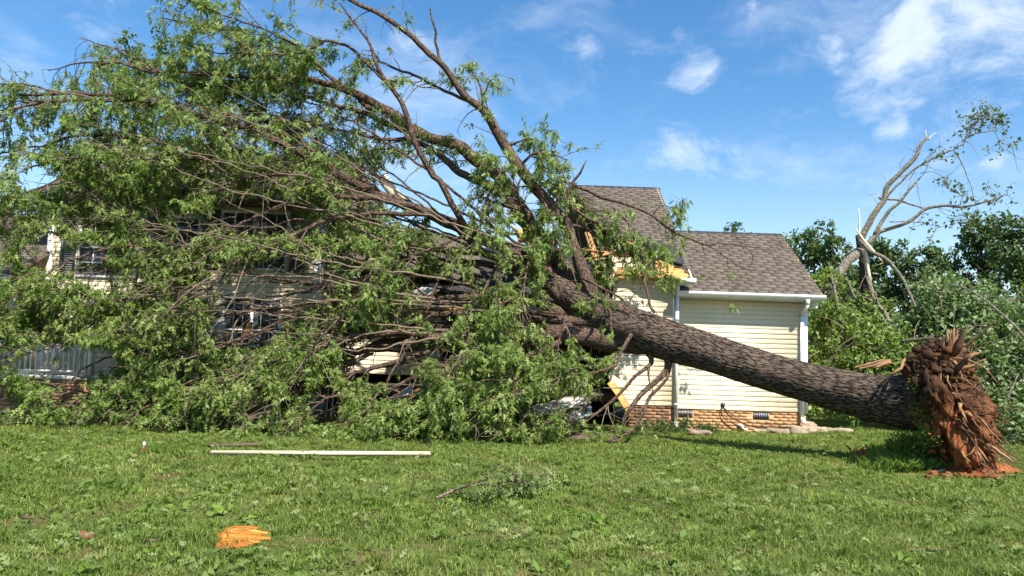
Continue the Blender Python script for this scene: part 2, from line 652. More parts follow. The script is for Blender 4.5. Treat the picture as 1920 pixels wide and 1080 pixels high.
def leaves(buf, pos, dirs, length, tv, tt, rnd=None, upbias=0.9):
    n = len(pos)
    if n == 0:
        return
    d = dirs / np.maximum(1e-6, np.linalg.norm(dirs, axis=1))[:, None]
    up = RNG.normal(size=(n, 3)) * 0.62 + np.array([0.2, -0.55, upbias * .85])
    s = np.cross(up, d)
    s /= np.maximum(1e-6, np.linalg.norm(s, axis=1))[:, None]
    nn = np.cross(d, s)
    L = np.asarray(length)[:, None, None]
    wv_ = RNG.uniform(.75, 1.25, n)[:, None, None]
    v = pos[:, None, :] + L * (d[:, None, :] * tv[None, :, 0:1] + wv_ * s[:, None, :] * tv[None, :, 1:2] + nn[:, None, :] * tv[None, :, 2:3] * RNG.uniform(-.4, 2.2, n)[:, None, None])
    k = len(tv)
    t = (tt[None] + (np.arange(n) * k)[:, None, None]).reshape(-1, 3)
    r = RNG.random(n) if rnd is None else rnd
    buf.add(v.reshape(-1, 3), None, t, None, np.repeat(r, k))


def grow(p, d, length, nseg, droop, wig):
    pts = [np.asarray(p, float)]
    d = unit(d)
    st = length / nseg
    for i in range(nseg):
        d = unit(d + RNG.normal(size=3) * wig + np.array([0, 0, -droop]))
        pts.append(pts[-1] + d * st)
    return np.array(pts)


# ------------------------------------------------------------------ ground
g = Buf()
gx = np.concatenate([[-500, -120, -40], np.linspace(-16, 16, 81), [40, 120, 500]])
gy = np.concatenate([[-120, -20], np.linspace(0, 30, 76), [60, 150, 600]])
GX, GY = np.meshgrid(gx, gy)


def ground_z(x, y):
    return 0.035 * np.sin(x * 1.3 + .4 * y) * np.sin(y * .9 + 1.1) + .02 * np.sin(x * 3.1 + 1.7 * y)


fade = np.clip(1 - np.maximum(np.abs(GX) - 14, 0) / 3, 0, 1) * np.clip((30 - GY) / 3, 0, 1)
gv = np.stack([GX, GY, ground_z(GX, GY) * fade], axis=-1).reshape(-1, 3)
ni, nj = GX.shape
ii = np.arange(ni * nj).reshape(ni, nj)
g.add(gv, np.stack([ii[:-1, :-1], ii[:-1, 1:], ii[1:, 1:], ii[1:, :-1]], axis=-1).reshape(-1, 4))
ground = g.build('lawn', M['lawn'], smooth=True)
ground['kind'] = 'structure'

# ------------------------------------------------------------------ house
HB = (0.0, 17.2, 0.0)
house = thing('house', 'two-storey cream vinyl-sided house with a grey shingle roof, its middle crushed under the fallen tree', 'house', HB)
_mc = {}


def shared(name, key, make, mat):
    k = (name, key)
    if k not in _mc:
        b = Buf()
        make(b)
        _mc[k] = b.mesh(name, mat)
    return _mc[k]


def piece(name, me, parent, loc, rot=None):
    o = bpy.data.objects.new(name, me)
    COL.objects.link(o)
    o.parent = parent
    o.location = Vector(loc) - Vector(wloc(parent))
    if rot is not None:
        o.rotation_euler = rot
    return o


LAP = 0.112


def lap_board(b, L):
    # clapboard profile: bottom edge proud, top tucked under the next board
    v = []
    for x in (0, L):
        v += [(x, 0.006, 0), (x, -.013, 0.0), (x, -.013, .012), (x, -.004, LAP + .012), (x, 0.006, LAP + .012)]
    q = [(i, i + 5, (i + 1) % 5 + 5, (i + 1) % 5) for i in range(5)]
    b.add(v, [tuple(reversed(f)) for f in q], [(0, 1, 2), (0, 2, 4), (2, 3, 4), (7, 6, 5), (9, 7, 5), (9, 8, 7)])


def sided_wall(x0, x1, y, z0, z1, depth=0.14, left=None, right=None):
    """wall with one board object per course; left / right give the broken ends by height"""
    b = Buf()
    lx = left(z1) if left else x0
    rx = right(z1) if right else x1
    n = int(round((z1 - z0) / LAP))
    if left or right:                                       # stepped sheathing behind broken courses
        for i in range(n):
            z = z0 + i * LAP
            a, c = (left(z) if left else x0), (right(z) if right else x1)
            if c - a > .08:
                box(b, a + .03, c - .02, y, y + .03, z, z + LAP - .0005 * (i % 2))
    else:
        box(b, x0, x1, y, y + depth, z0, z1)
    wall = b.build('wall', M['osb'] if (left or right) else M['interior'], house)
    for i in range(n):
        z = z0 + i * LAP
        a, c = (left(z) if left else x0), (right(z) if right else x1)
        L = c - a
        if L < .1:
            continue
        L = round(L, 2)
        o = piece('siding_board', shared('siding_board', L, lambda bb: lap_board(bb, L), M['siding']), wall,
                  (a, y - .006 + random.uniform(-.0015, .0015), z))
        if left or right:
            o.rotation_euler = (0, random.uniform(-.004, .004), random.uniform(-.006, .0))
    return wall


def simple(name, mat, make, parent=house, smooth=False):
    b = Buf()
    make(b)
    return b.build(name, M[mat], parent, smooth)


BR_L, BR_H = 0.205, 0.072
n_brick = 0


def brick_wall(x0, x1, y, z1, mat, skip=(), limit=999):
    global n_brick
    z0 = -0.06
    fw = simple('foundation', 'mortar', lambda b: box(b, x0, x1, y, y + .18, z0, z1))
    me = shared('brick', mat, lambda b: box(b, .0025, BR_L - .0025, -.004, .02, .0025, BR_H - .002), M[mat])
    half = shared('brick', mat + 'h', lambda b: box(b, .0025, BR_L / 2 - .0025, -.004, .02, .0025, BR_H - .002), M[mat])
    rows = int((z1 - z0) / BR_H)
    for r in range(rows):
        z = z1 - (r + 1) * BR_H
        x = x0
        if r % 2:
            piece('brick', half, fw, (x, y + random.uniform(-.003, .002), z))
            x += BR_L / 2
        while x + BR_L <= x1 + .01:
            if not any(a - BR_L < x < c and d - BR_H < z < e for a, c, d, e in skip) and n_brick < 300:
                piece('brick', me, fw, (x, y + random.uniform(-.003, .002), z), (random.uniform(-.01, .01), 0, random.uniform(-.01, .01)))
                n_brick += 1
            x += BR_L
    return fw


# right wing ---------------------------------------------------------
WX0, WX1, WY = 3.80, 6.90, 17.3
W_FZ = 0.45
WE_Z, WE_Y, WR_Z, WR_Y = 3.16, 16.95, 5.0, 19.6
wing_wall = sided_wall(WX0, WX1, WY, W_FZ, W_FZ + LAP * 23)
simple('wall', 'siding', lambda b: box(b, WX1 - .14, WX1, WY + .15, 22, 0, 3.06))
v1 = (at(1272, 767, WY)[0], at(1298, 767, WY)[0], .26, .42)
v2 = (at(1412, 772, WY)[0], at(1442, 772, WY)[0], .26, .42)
brick_wall(WX0, WX1, WY, W_FZ, 'brick_tan', (v1, v2))
for a, c, d, e in (v1, v2):
    vt = simple('foundation_vent', 'black_metal', lambda b: (box(b, a, c, WY - .006, WY + .03, d, e)))
    for k in range(9):
        xx = a + (c - a) * (k + .5) / 9
        simple('slat', 'steel', lambda b: box(b, xx - .006, xx + .006, WY - .018, WY - .0062, d + .015, e - .015), vt)
simple('corner_board', 'white_trim', lambda b: box(b, WX1 - .07, WX1 + .03, WY - .035, WY + .2, W_FZ - .02, 3.08))
simple('corner_board', 'white_trim', lambda b: box(b, WX0 - .02, WX0 + .07, WY - .036, WY - .001, W_FZ - .02, 3.08))
simple('soffit', 'white_trim', lambda b: box(b, WX0, 7.14, WE_Y + .02, WY + .02, 3.055, 3.08))
simple('fascia', 'white_trim', lambda b: box(b, WX0 - .02, 7.15, WE_Y, WE_Y + .02, 2.99, 3.15))


def gutter(x0, x1, y, z, h=.12):
    def mk(b):
        prof = [(0, h), (0, 0), (-.08, .0), (-.10, .05), (-.125, .075), (-.125, h), (-.115, h), (-.10, .08), (-.075, .012), (-.012, .012)]
        k = len(prof)
        v = [(x0, y + p, z + q) for p, q in prof] + [(x1, y + p, z + q) for p, q in prof]
        q = [(i, i + 1, i + 1 + k, i + k) for i in range(k - 1)]
        b.add(v, q)
        for x in (x0, x1 - .004):
            box(b, x, x + .004, y - .12, y - .001, z + .001, z + h - .003)
    return simple('gutter', 'white_trim', mk)


gutter(WX0 - .03, 7.18, WE_Y - .002, 3.03)


def downspout(x, ytop, ywall, ztop, zbot, name='downspout'):
    def mk(b):
        a = .036
        path = [(x, ytop, ztop), (x, ytop, ztop - .10), (x, ywall, ztop - .34), (x, ywall, zbot + .1), (x, ywall - .14, zbot)]
        for p, q in zip(path[:-1], path[1:]):
            bar(b, np.array(p) + np.array([0, 0, .012]), q, .075, .06, up=(0, 1, .01))
        for zz in (zbot + .5, zbot + 1.6):
            box(b, x - .05, x + .05, ywall - .036, ywall + .02, zz, zz + .03)
    return simple(name, 'white_trim', mk)


downspout(WX1 - .12, WE_Y - .06, WY - .065, 3.03, .22)
simple('eave_return', 'white_trim', lambda b: (box(b, WX1 + .031, 7.14, WY - .10, WY + .06, 2.86, 2.98), box(b, WX1 + .032, 7.10, WY - .20, WY - .101, 2.92, 3.0)))

# main block: broken end wall at the right of the crushed middle ------
MX0, MX1, MY = 2.30, 3.78, 17.0
M_FZ = 0.52


def main_left(z):
    t = (z - .5) / 3.4
    base = 2.30 + .05 * math.sin(z * 9) + .04 * math.sin(z * 23)
    if z < 1.0:
        base += (1.0 - z) * .9
    return base


def main_right(z):
    return MX1 if z < 3.45 else MX1 - (z - 3.45) * 2.7


main_wall = sided_wall(MX0, MX1, MY, M_FZ, M_FZ + LAP * 30, left=main_left, right=main_right)
simple('wall', 'interior', lambda b: box(b, MX1 - .02, MX1 + .0, MY + .04, 21, .1, 3.3))
brick_wall(2.75, MX1 + .02, MY, M_FZ, 'brick_brown')
simple('corner_board', 'white_trim', lambda b: box(b, MX1 - .06, MX1 + .035, MY - .034, MY + .29, M_FZ - .02, 3.34))
downspout(MX1 + .02, MY - .14, MY - .075, 3.36, .05)
ME_Z, ME_Y, MR_Z, MR_Y = 3.42, 16.62, 6.45, 20.9
simple('eave_return', 'white_trim', lambda b: (box(b, 3.80, 4.10, 16.52, 16.98, 3.27, 3.36), box(b, 3.78, 4.12, 16.47, 16.519, 3.30, 3.40)))
simple('rake_board', 'white_trim', lambda b: bar(b, (4.06, ME_Y + .05, ME_Z - .06), (4.06, MR_Y, MR_Z - .08), .03, .16, up=(0, 0, 1)))

# shingled roofs ------------------------------------------------------
n_shingle = 0
extra = Buf()


def roof_plane(x0, x1, ey, ez, ry, rz, keep=None, thick=.03, deck_mat='osb', single=True, ridge=True, xfun=None):
    """deck plus courses of shingle tabs; keep(x, s) says where the roof survives"""
    global n_shingle
    a, c = np.array([0, ey, ez]), np.array([0, ry, rz])
    S = np.linalg.norm(c - a)
    dv = (c - a) / S
    nv = np.array([0, -dv[2], dv[1]])
    pitch = math.atan2(dv[2], dv[1])
    b = Buf()
    if keep is None:
        P = [a + (x0, 0, 0), a + (x1, 0, 0), c + (x1, 0, 0), c + (x0, 0, 0)]
        v = np.array(P + [p - nv * .12 for p in P])
        b.add(v, [(0, 1, 2, 3), (7, 6, 5, 4), (0, 4, 5, 1), (1, 5, 6, 2), (2, 6, 7, 3), (3, 7, 4, 0)])
    else:
        nS = 60
        for i in range(nS):
            s0, s1 = i / nS, (i + 1) / nS
            xs = keep((s0 + s1) / 2) + random.uniform(.01, .12)
            P = [a + dv * S * s0 + (xs, 0, 0), a + dv * S * s0 + (x1, 0, 0), a + dv * S * s1 + (x1, 0, 0), a + dv * S * s1 + (xs, 0, 0)]
            v = np.array([p - nv * .001 * (i % 2) for p in P] + [p - nv * .022 for p in P])
            b.add(v, [(0, 1, 2, 3), (7, 6, 5, 4), (0, 4, 5, 1), (1, 5, 6, 2), (2, 6, 7, 3), (3, 7, 4, 0)])
    roof = b.build('roof', M[deck_mat], house)
    expo, tab = .142, .305
    ncourse = int(S / expo)
    tv = [(.004, -.0, .006), (tab - .004, 0, .006), (tab - .004, .19, .002), (.004, .19, .002),
          (.004, 0, .015), (tab - .004, 0, .015), (tab - .004, .19, .004), (.004, .19, .004)]
    me = [shared('shingle', k, lambda bb: bb.add(np.array(tv) + np.array([[0, random.uniform(-.006, .006), 0]] * 8), BOXQ), M['shingle']) for k in range(4)]
    rot = Matrix.Rotation(pitch, 3, 'X')
    rn = np.array(rot)
    for i in range(ncourse + 1):
        s = i * expo - .02
        off = (i % 2) * tab / 2 + (i % 3) * .02
        x = x0 - off
        while x < x1 - .02:
            xa, xb = max(x, x0), min(x + tab, x1)
            k = keep(min(1, max(0, s / S))) if keep else x0 - 1
            if xb - xa > .04 and xa > k + random.uniform(-.06, .06):
                base = a + dv * s + np.array([x, 0, 0]) + nv * .004
                full = xa == x and xb == x + tab
                if single and full and n_shingle < 300:
                    o = piece('shingle', random.choice(me), roof, base, (pitch + random.uniform(-.008, .012), random.uniform(-.004, .004), random.uniform(-.006, .006)))
                    n_shingle += 1
                else:
                    vv = np.array(tv)
                    vv[:, 0] = np.clip(vv[:, 0], xa - x + .003, xb - x - .003)
                    extra.add((rn @ vv.T).T + base, BOXQ, rnd=random.random())
            x += tab
    if ridge:
        rb = Buf()
        xs = (keep(1.0) if keep else x0)
        nrc = int((x1 - xs) / .22)
        for i in range(nrc):
            xx = xs + (x1 - xs) * i / nrc
            ln = (x1 - xs) / nrc
            h = .012 + random.uniform(0, .006)
            v = []
            for dx, lift in ((0, h + .006), (ln + .03, h - .006)):
                v += [c + np.array([xx + dx - 0, -.13, -.13 * math.tan(pitch) + lift]), c + np.array([xx + dx, 0, lift + .008]), c + np.array([xx + dx, .13, -.13 * math.tan(pitch) + lift])]
            rb.add(v, [(0, 3, 4, 1), (1, 4, 5, 2)])
        rb.build('ridge_cap', M['felt'], roof)
    return roof


roof_plane(WX0 - .03, 7.16, WE_Y - .03, WE_Z, WR_Y, WR_Z)
simple('roof', 'shingle', lambda b: slab(b, [(WX0, WR_Y + .01, WR_Z), (7.16, WR_Y + .01, WR_Z), (7.16, 22.3, 3.16), (WX0, 22.3, 3.16)], .1))
simple('gable', 'siding', lambda b: slab(b, [(6.895, 17.2, 3.1), (6.895, 22, 3.1), (6.895, 19.6, 4.85)], .05))


TEAR = [(0, 4.05), (.06, 3.92), (.14, 3.7), (.22, 3.42), (.28, 2.95), (.38, 2.62), (.55, 2.2), (.8, 1.75), (1.0, 1.55)]


def tear(s):
    x = float(np.interp(s, [t[0] for t in TEAR], [t[1] for t in TEAR]))
    return x + .05 * math.sin(s * 41) + .04 * math.sin(s * 97)


main_roof = roof_plane(.5, 4.12, ME_Y, ME_Z, MR_Y, MR_Z, keep=tear, deck_mat='old_wood')
simple('roof', 'shingle', lambda b: slab(b, [(1.55, MR_Y + .01, MR_Z), (4.12, MR_Y + .01, MR_Z), (4.12, 25.2, 3.42), (1.55, 25.2, 3.42)], .1))
simple('gable', 'siding', lambda b: slab(b, [(3.99, 17.1, 3.3), (3.99, 24.8, 3.3), (3.99, 20.9, 6.2)], .05))


def on_main(x, s, lift=0.0):
    p = np.array([x, ME_Y + (MR_Y - ME_Y) * s, ME_Z + (MR_Z - ME_Z) * s])
    return p + np.array([0, -.58, .81]) * lift


# torn sheathing, felt and rafters along the break
for poly, m, lift in (([(2.35, .03), (4.02, -.01), (3.98, .07), (3.72, .15), (2.95, .20), (2.5, .17)], 'osb', -.03),):
    simple('sheathing', m, lambda b: slab(b, [on_main(x, s, lift + random.uniform(-.02, .03)) for x, s in poly], .02, .03, 4))
for poly in ([(3.10, .20), (3.55, .15), (3.95, .09), (4.0, .19), (3.62, .30), (3.2, .30)], [(2.98, .27), (3.3, .25), (3.38, .30), (3.02, .36)]):
    simple('roofing_felt', 'felt', lambda b: slab(b, [on_main(x, s, .055 + random.uniform(0, .06)) for x, s in poly], .006, .03, 3))
for i in range(3):                                          # curled shingle strips at the tear
    x, s = 3.0 + .26 * i, .29 - .035 * i
    simple('torn_shingle', 'felt', lambda b: slab(b, [on_main(x, s, .07), on_main(x + .42, s - .01, .09), on_main(x + .34, s + .03, .2), on_main(x + .05, s + .03, .13)], .008, .012, 3))
for i, (x, s0, s1) in enumerate([(2.45, .02, .32), (2.05, .0, .5), (1.6, .06, .62), (1.1, .1, .5), (.55, .12, .42), (.1, .1, .35)]):
    simple('rafter', 'lumber', lambda b: bar(b, on_main(x, s0, -.12), on_main(x - .15 * i, s1, -.12 - .10 * i), .045, .15, up=(1, 0, 0)))
# framing exposed above the trunk
for (a, c, Y, ww) in (((930, 437), (1052, 443), 17.4, .09), ((1040, 425), (1046, 520), 17.3, .10), ((1044, 368), (1076, 392), 17.2, .10), ((985, 430), (990, 480), 17.5, .10),
                      ((1085, 490), (1165, 470), 17.1, .14), ((1090, 468), (1200, 482), 17.2, .13), ((1160, 446), (1190, 462), 17.0, .10), ((985, 500), (1010, 492), 17.0, .12),
                      ((960, 425), (1000, 470), 17.6, .12)):
    p, q = at(*a, Y), at(*c, Y + .25)
    simple('broken_timber', 'lumber', lambda b: bar(b, p, q, .05, ww, up=(0, 1, 0)))
simple('sheathing', 'osb', lambda b: slab(b, [at(965, 432, 17.8), at(1000, 428, 17.8), at(1010, 455, 17.6), at(972, 460, 17.6)], .02, .04, 3))
simple('sheathing', 'osb', lambda b: slab(b, [at(782, 566, 17.6), at(862, 560, 17.4), at(872, 586, 17.4), at(790, 590, 17.5)], .02, .03, 3))

# crushed middle: recessed wall, dark rooms, sunken roof --------------
RX0, RX1, RY = -4.62, -1.75, 18.4
sided_wall(RX0, RX1, RY, .98, .98 + LAP * 21)
simple('floor', 'old_wood', lambda b: box(b, RX0, MX1 - .03, 17.35, 22, .55, .75))
simple('foundation', 'crawl_shade', lambda b: box(b, RX0, 2.7, 18.9, 19.1, -.05, .54))  # crawl-space shade put into its colour
simple('interior_wall', 'crawl_shade', lambda b: box(b, RX0, MX1 - .03, 19.2, 19.25, .751, 1.6))  # added near-black sheet closing the gap, painted as crawl-space shade
simple('interior_wall', 'interior', lambda b: box(b, -1.7, MX1 - .03, 20.6, 20.7, .76, 4.2))
simple('interior_wall', 'interior', lambda b: box(b, -1.8, -1.72, 18.5, 20.6, .76, 3.3))
simple('ceiling', 'interior', lambda b: slab(b, [(-4.6, 18.6, 3.0), (2.2, 18.4, 2.7), (2.2, 20.5, 3.3), (-4.6, 20.5, 3.3)], .05))
simple('collapsed_roof', 'felt', lambda b: slab(b, [(-4.55, 17.9, 3.5), (-1.5, 17.7, 3.0), (1.6, 17.6, 2.9), (2.4, 20.2, 4.6), (-1.2, 20.5, 4.5), (-4.5, 20.4, 4.9)], .08, .06, 5))
simple('collapsed_roof', 'shingle', lambda b: slab(b, [(-4.5, 17.75, 3.62), (-2.6, 17.6, 3.3), (-.8, 18.0, 3.5), (-1.0, 20.3, 4.75), (-4.45, 20.3, 5.05)], .03, .05, 5))
for i in range(7):
    x = -1.4 + i * .55
    simple('wall_stud', 'lumber', lambda b: bar(b, (x, 18.3 + random.uniform(-.2, .2), .75), (x + random.uniform(-.3, .3), 18.2, 2.6 + random.uniform(-.5, .4)), .04, .09, up=(0, 1, 0)))

# left two-storey block ----------------------------------------------
LX0, LX1, LY = -11.05, -4.62, 17.5
L_FZ = .62
sided_wall(LX0, LX1, LY, L_FZ, L_FZ + LAP * 38)
brick_wall(LX0 + 4.5, LX1 - .1, LY, L_FZ, 'brick_brown')
simple('wall', 'siding', lambda b: box(b, LX1 - .12, LX1, LY + .15, 22, .4, 4.85))
simple('wall', 'siding', lambda b: box(b, LX0, LX0 + .12, LY + .15, 22, .4, 4.85))
simple('corner_board', 'white_trim', lambda b: box(b, LX0 - .03, LX0 + .09, LY - .035, LY + .1, L_FZ, 4.86))
simple('corner_board', 'white_trim', lambda b: box(b, LX1 - .09, LX1 + .03, LY - .035, LY + .1, L_FZ, 4.86))
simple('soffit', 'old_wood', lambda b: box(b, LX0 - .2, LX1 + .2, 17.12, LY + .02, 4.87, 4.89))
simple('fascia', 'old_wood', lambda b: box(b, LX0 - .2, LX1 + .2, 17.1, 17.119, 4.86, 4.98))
roof_plane(LX0 - .25, LX1 + .25, 17.06, 4.98, 20.6, 6.95, single=False, deck_mat='old_wood')
simple('roof', 'shingle', lambda b: slab(b, [(LX0 - .25, 20.61, 6.95), (LX1 + .25, 20.61, 6.95), (LX1 + .25, 24.1, 4.98), (LX0 - .25, 24.1, 4.98)], .1))
for xg in (LX0 + .06, LX1 - .06):
    simple('gable', 'siding', lambda b: slab(b, [(xg, 17.3, 4.88), (xg, 23.8, 4.88), (xg, 20.6, 6.8)], .05))
simple('sheathing', 'osb', lambda b: slab(b, [at(395, 362, 16.9), at(440, 358, 16.9), at(455, 343, 17.4), at(400, 345, 17.4)], .02, .02, 3))


def window(x0, x1, z0, z1, y, cols=2, shutters=True, mull=1):
    fr = Buf()
    t = .06
    box(fr, x0, x1, y - .05, y + .02, z0, z0 + t)
    box(fr, x0, x1, y - .05, y + .02, z1 - t, z1)
    box(fr, x0, x0 + t, y - .048, y + .02, z0 + t, z1 - t)
    box(fr, x1 - t, x1, y - .048, y + .02, z0 + t, z1 - t)
    win = fr.build('window', M['white_trim'], house)
    n = mull
    ww = (x1 - x0 - 2 * t) / n
    for k in range(n):
        a = x0 + t + k * ww
        if k:
            simple('mullion', 'white_trim', lambda b: box(b, a - .035, a + .035, y - .047, y + .019, z0 + t, z1 - t), win)
        zm = (z0 + z1) / 2
        simple('pane', 'glass', lambda b: box(b, a + .002, a + ww - .002, y - .026, y - .02, z0 + t, zm - .02), win)
        simple('pane', 'glass', lambda b: box(b, a + .002, a + ww - .002, y - .032, y - .0265, zm + .02, z1 - t), win)
        simple('sash', 'white_trim', lambda b: box(b, a + .001, a + ww - .001, y - .043, y - .018, zm - .0199, zm + .0199), win)
        for c in range(1, cols):
            xx = a + ww * c / cols
            for zz0, zz1 in ((z0 + t, zm - .02), (zm + .02, z1 - t)):
                simple('muntin', 'white_trim', lambda b: box(b, xx - .009, xx + .009, y - .037, y - .0325, zz0, zz1), win)
        for f in (.25, .75):
            zz = z0 + (z1 - z0) * f
            simple('muntin', 'white_trim', lambda b: box(b, a + .004, a + ww - .004, y - .038, y - .0328, zz - .009, zz + .009), win)
    if shutters:
        for sx in (x0 - .40, x1 + .04):
            sh = simple('shutter', 'shutter', lambda b: (box(b, sx, sx + .05, y - .055, y - .022, z0, z1), box(b, sx + .31, sx + .36, y - .055, y - .022, z0, z1), box(b, sx + .05, sx + .31, y - .054, y - .022, z0, z0 + .06),
                        box(b, sx + .05, sx + .31, y - .054, y - .022, z1 - .06, z1), box(b, sx + .05, sx + .31, y - .03, y - .022, z0 + .06, z1 - .06)))
            ns = int((z1 - z0 - .12) / .052)
            ls = shared('slat', 'louver', lambda b: bar(b, (0, 0, 0), (.259, 0, 0), .03, .008, up=(0, -.75, .65)), M['shutter'])
            for k in range(ns):
                piece('slat', ls, sh, (sx + .0505, y - .042, z0 + .085 + k * .052))
    return win


window(at(417, 400, LY)[0], at(545, 400, LY)[0], 3.35, 4.78, LY, 3, True, 2)
window(at(147, 470, LY)[0], at(205, 470, LY)[0] + .35, 3.05, 4.5, LY, 3, True, 1)
window(at(418, 580, LY)[0], at(530, 580, LY)[0], 1.15, 2.72, LY, 3, False, 2)
window(at(300, 560, LY)[0], at(345, 560, LY)[0] + .3, 3.3, 4.6, LY, 3, True, 1)

# porch wing at the far left ------------------------------------------
PX0, PX1, PY = -15.5, -10.4, 16.1
P_FZ = .80
roof_plane(PX0, LX0 + .05, 16.15, 2.92, 19.6, 4.8, single=False, deck_mat='old_wood')
simple('fascia', 'white_trim', lambda b: box(b, PX0, LX0 + .04, 16.17, 16.2, 2.75, 2.92))
gutter(PX0, LX0 + .06, 16.168, 2.78)
simple('wall', 'siding', lambda b: box(b, PX0, LX0 - .04, 18.0, 18.12, P_FZ, 3.6))
simple('porch_floor', 'white_trim', lambda b: box(b, PX0, PX1 + 1.3, PY - .02, LY - .05, P_FZ - .09, P_FZ))
n_b0 = n_brick
brick_wall(-11.8, PX1 + 1.3, PY, P_FZ - .1, 'brick_brown')
simple('foundation', 'brick_brown', lambda b: box(b, PX0, -11.81, PY + .01, PY + .2, -.05, P_FZ - .1))
rail = simple('porch_railing', 'white_trim', lambda b: (box(b, PX0, PX1 + 1.3, PY + .03, PY + .09, P_FZ + .68, P_FZ + .73), box(b, PX0, PX1 + 1.3, PY + .035, PY + .085, P_FZ + .07, P_FZ + .11)))
bal = shared('baluster', 0, lambda b: box(b, -.019, .019, -.019, .019, .111, .679), M['white_trim'])
x = PX0 + .05
while x < PX1 + 1.25:
    piece('baluster', bal, rail, (x, PY + .06, P_FZ))
    x += .118
post = shared('post', 0, lambda b: (box(b, -.05, .05, -.05, .05, 0, .82), box(b, -.065, .065, -.065, .065, .82, .85), box(b, -.03, .03, -.03, .03, .85, .89)), M['white_trim'])
for px in (100, 168, 270):
    piece('post', post, rail, (at(px, 680, PY)[0], PY + .06, P_FZ))
col_ = shared('porch_column', 0, lambda b: box(b, -.06, .06, -.06, .06, 0, 1.96), M['white_trim'])
piece('porch_column', col_, house, (at(12, 600, PY)[0], PY + .18, P_FZ))
ex = extra.build('shingle_field', M['shingle'], house)
stuff(ex)

# cable hanging along the foundation of the wing
cb = Buf()
tube(cb, spline([at(1354, 757, WY - .03), at(1353, 775, WY - .05), at(1362, 788, WY - .06), at(1385, 798, WY - .1), at(1400, 802, WY - .14)], .06), [.012] * len(spline([at(1354, 757, WY - .03), at(1353, 775, WY - .05), at(1362, 788, WY - .06), at(1385, 798, WY - .1), at(1400, 802, WY - .14)], .06)), 6)
pp = spline([at(1357, 764, WY - .03), at(1375, 778, WY - .05), at(1410, 792, WY - .06), at(1455, 797, WY - .06), at(1500, 794, WY - .05)], .08)
tube(cb, pp, [.010] * len(pp), 6)
box(cb, at(1352, 757, WY)[0], at(1358, 757, WY)[0], WY - .05, WY - .021, .52, .62)
cb.build('cable', M['black_cable'], house, True)

# ------------------------------------------------------------------ the big fallen tree
ROOT = at(1758, 745, 11.85)
TREE_BASE = (float(ROOT[0]), float(ROOT[1]), 0.0)
tree = thing('fallen_oak_tree', 'huge uprooted oak lying across the lawn with its leafy crown smashed into the house', 'tree', TREE_BASE)
tp = [(1760, 750, 11.8, .66), (1725, 752, 12.0, .55), (1690, 752, 12.15, .47), (1630, 744, 12.5, .415), (1505, 715, 13.15, .365), (1400, 684, 13.7, .37), (1330, 661, 14.05, .385),
      (1230, 631, 14.55, .435), (1150, 600, 15.0, .43), (1090, 567, 15.3, .36), (1040, 535, 15.6, .27), (1000, 508, 15.8, .2)]
tpts = np.array([[*at(a, b_, c), r] for a, b_, c, r in tp])
tpts[:, 3] *= .92
ts = spline(tpts, .035)
tb = Buf()
tube(tb, ts[:, :3], ts[:, 3], 170, True, .045, 3.3)
tb.build('trunk', M['bark'], tree, True)

# traced limbs: [(px, py, depth, radius)...], leafiness, secondaries per metre
LIMBS = []


def limb(pts, leafy=1.0, t0=.25):
    LIMBS.append((np.array([[*at(a, b_, c), r] for a, b_, c, r in pts]), leafy, t0))


# upper right edge of the crown
limb([(1120, 590, 15.1, .24), (1090, 500, 15.2, .15), (1075, 462, 15.2, .14), (1060, 420, 15.2, .135), (1035, 387, 15.2, .13), (1010, 360, 15.2, .13), (993, 340, 15.2, .13), (970, 307, 15.1, .13), (947, 273, 15.1, .12), (923, 233, 15.0, .11), (907, 207, 15.0, .10), (887, 193, 15.0, .085), (860, 167, 14.9, .078), (840, 133, 14.8, .072), (800, 97, 14.7, .065), (773, 70, 14.6, .06), (717, 30, 14.5, .052), (657, 0, 14.4, .045), (600, -40, 14.3, .03)], .55, .15)
limb([(905, 210, 15, .06), (905, 180, 15, .045), (897, 155, 15, .03), (885, 135, 15, .015)], .8)
limb([(842, 135, 14.8, .045), (825, 113, 14.75, .04), (818, 80, 14.7, .035), (813, 50, 14.6, .03), (806, 20, 14.6, .022), (803, 13, 14.6, .012)], 0.0)
limb([(887, 193, 15, .05), (840, 173, 15, .045), (800, 153, 15, .04), (757, 133, 15, .036), (707, 115, 15, .03), (670, 118, 15, .022), (640, 130, 15, .014)], .9)
limb([(1110, 590, 15.2, .25), (1060, 507, 15.7, .2), (1040, 480, 15.8, .19), (1015, 445, 15.9, .18), (995, 420, 16, .175), (965, 375, 16, .165), (940, 333, 16, .16), (893, 300, 16, .155), (853, 270, 16, .145), (807, 260, 16, .13), (767, 240, 15.9, .15), (733, 213, 15.8, .125), (690, 187, 15.7, .10), (640, 167, 15.6, .085), (580, 150, 15.5, .07), (500, 146, 15.4, .06), (430, 143, 15.3, .05), (360, 138, 15.2, .045), (317, 135, 15.2, .04), (267, 133, 15.1, .034), (227, 118, 15, .03), (187, 117, 15, .025), (133, 120, 15, .018), (90, 135, 15, .01)], .8)
limb([(800, 258, 16, .08), (733, 236, 16, .075), (713, 227, 16, .07), (677, 210, 16, .065), (633, 200, 16, .06), (567, 180, 15.9, .055), (500, 160, 15.8, .045), (437, 152, 15.7, .035), (370, 165, 15.6, .02)], 1.0)
limb([(1040, 530, 15.6, .16), (960, 385, 15.9, .13), (917, 350, 15.9, .125), (857, 320, 15.8, .105), (823, 290, 15.8, .09), (770, 262, 15.8, .07), (715, 262, 15.6, .05), (640, 245, 15.4, .035), (560, 225, 15.3, .02)], .8, .4)
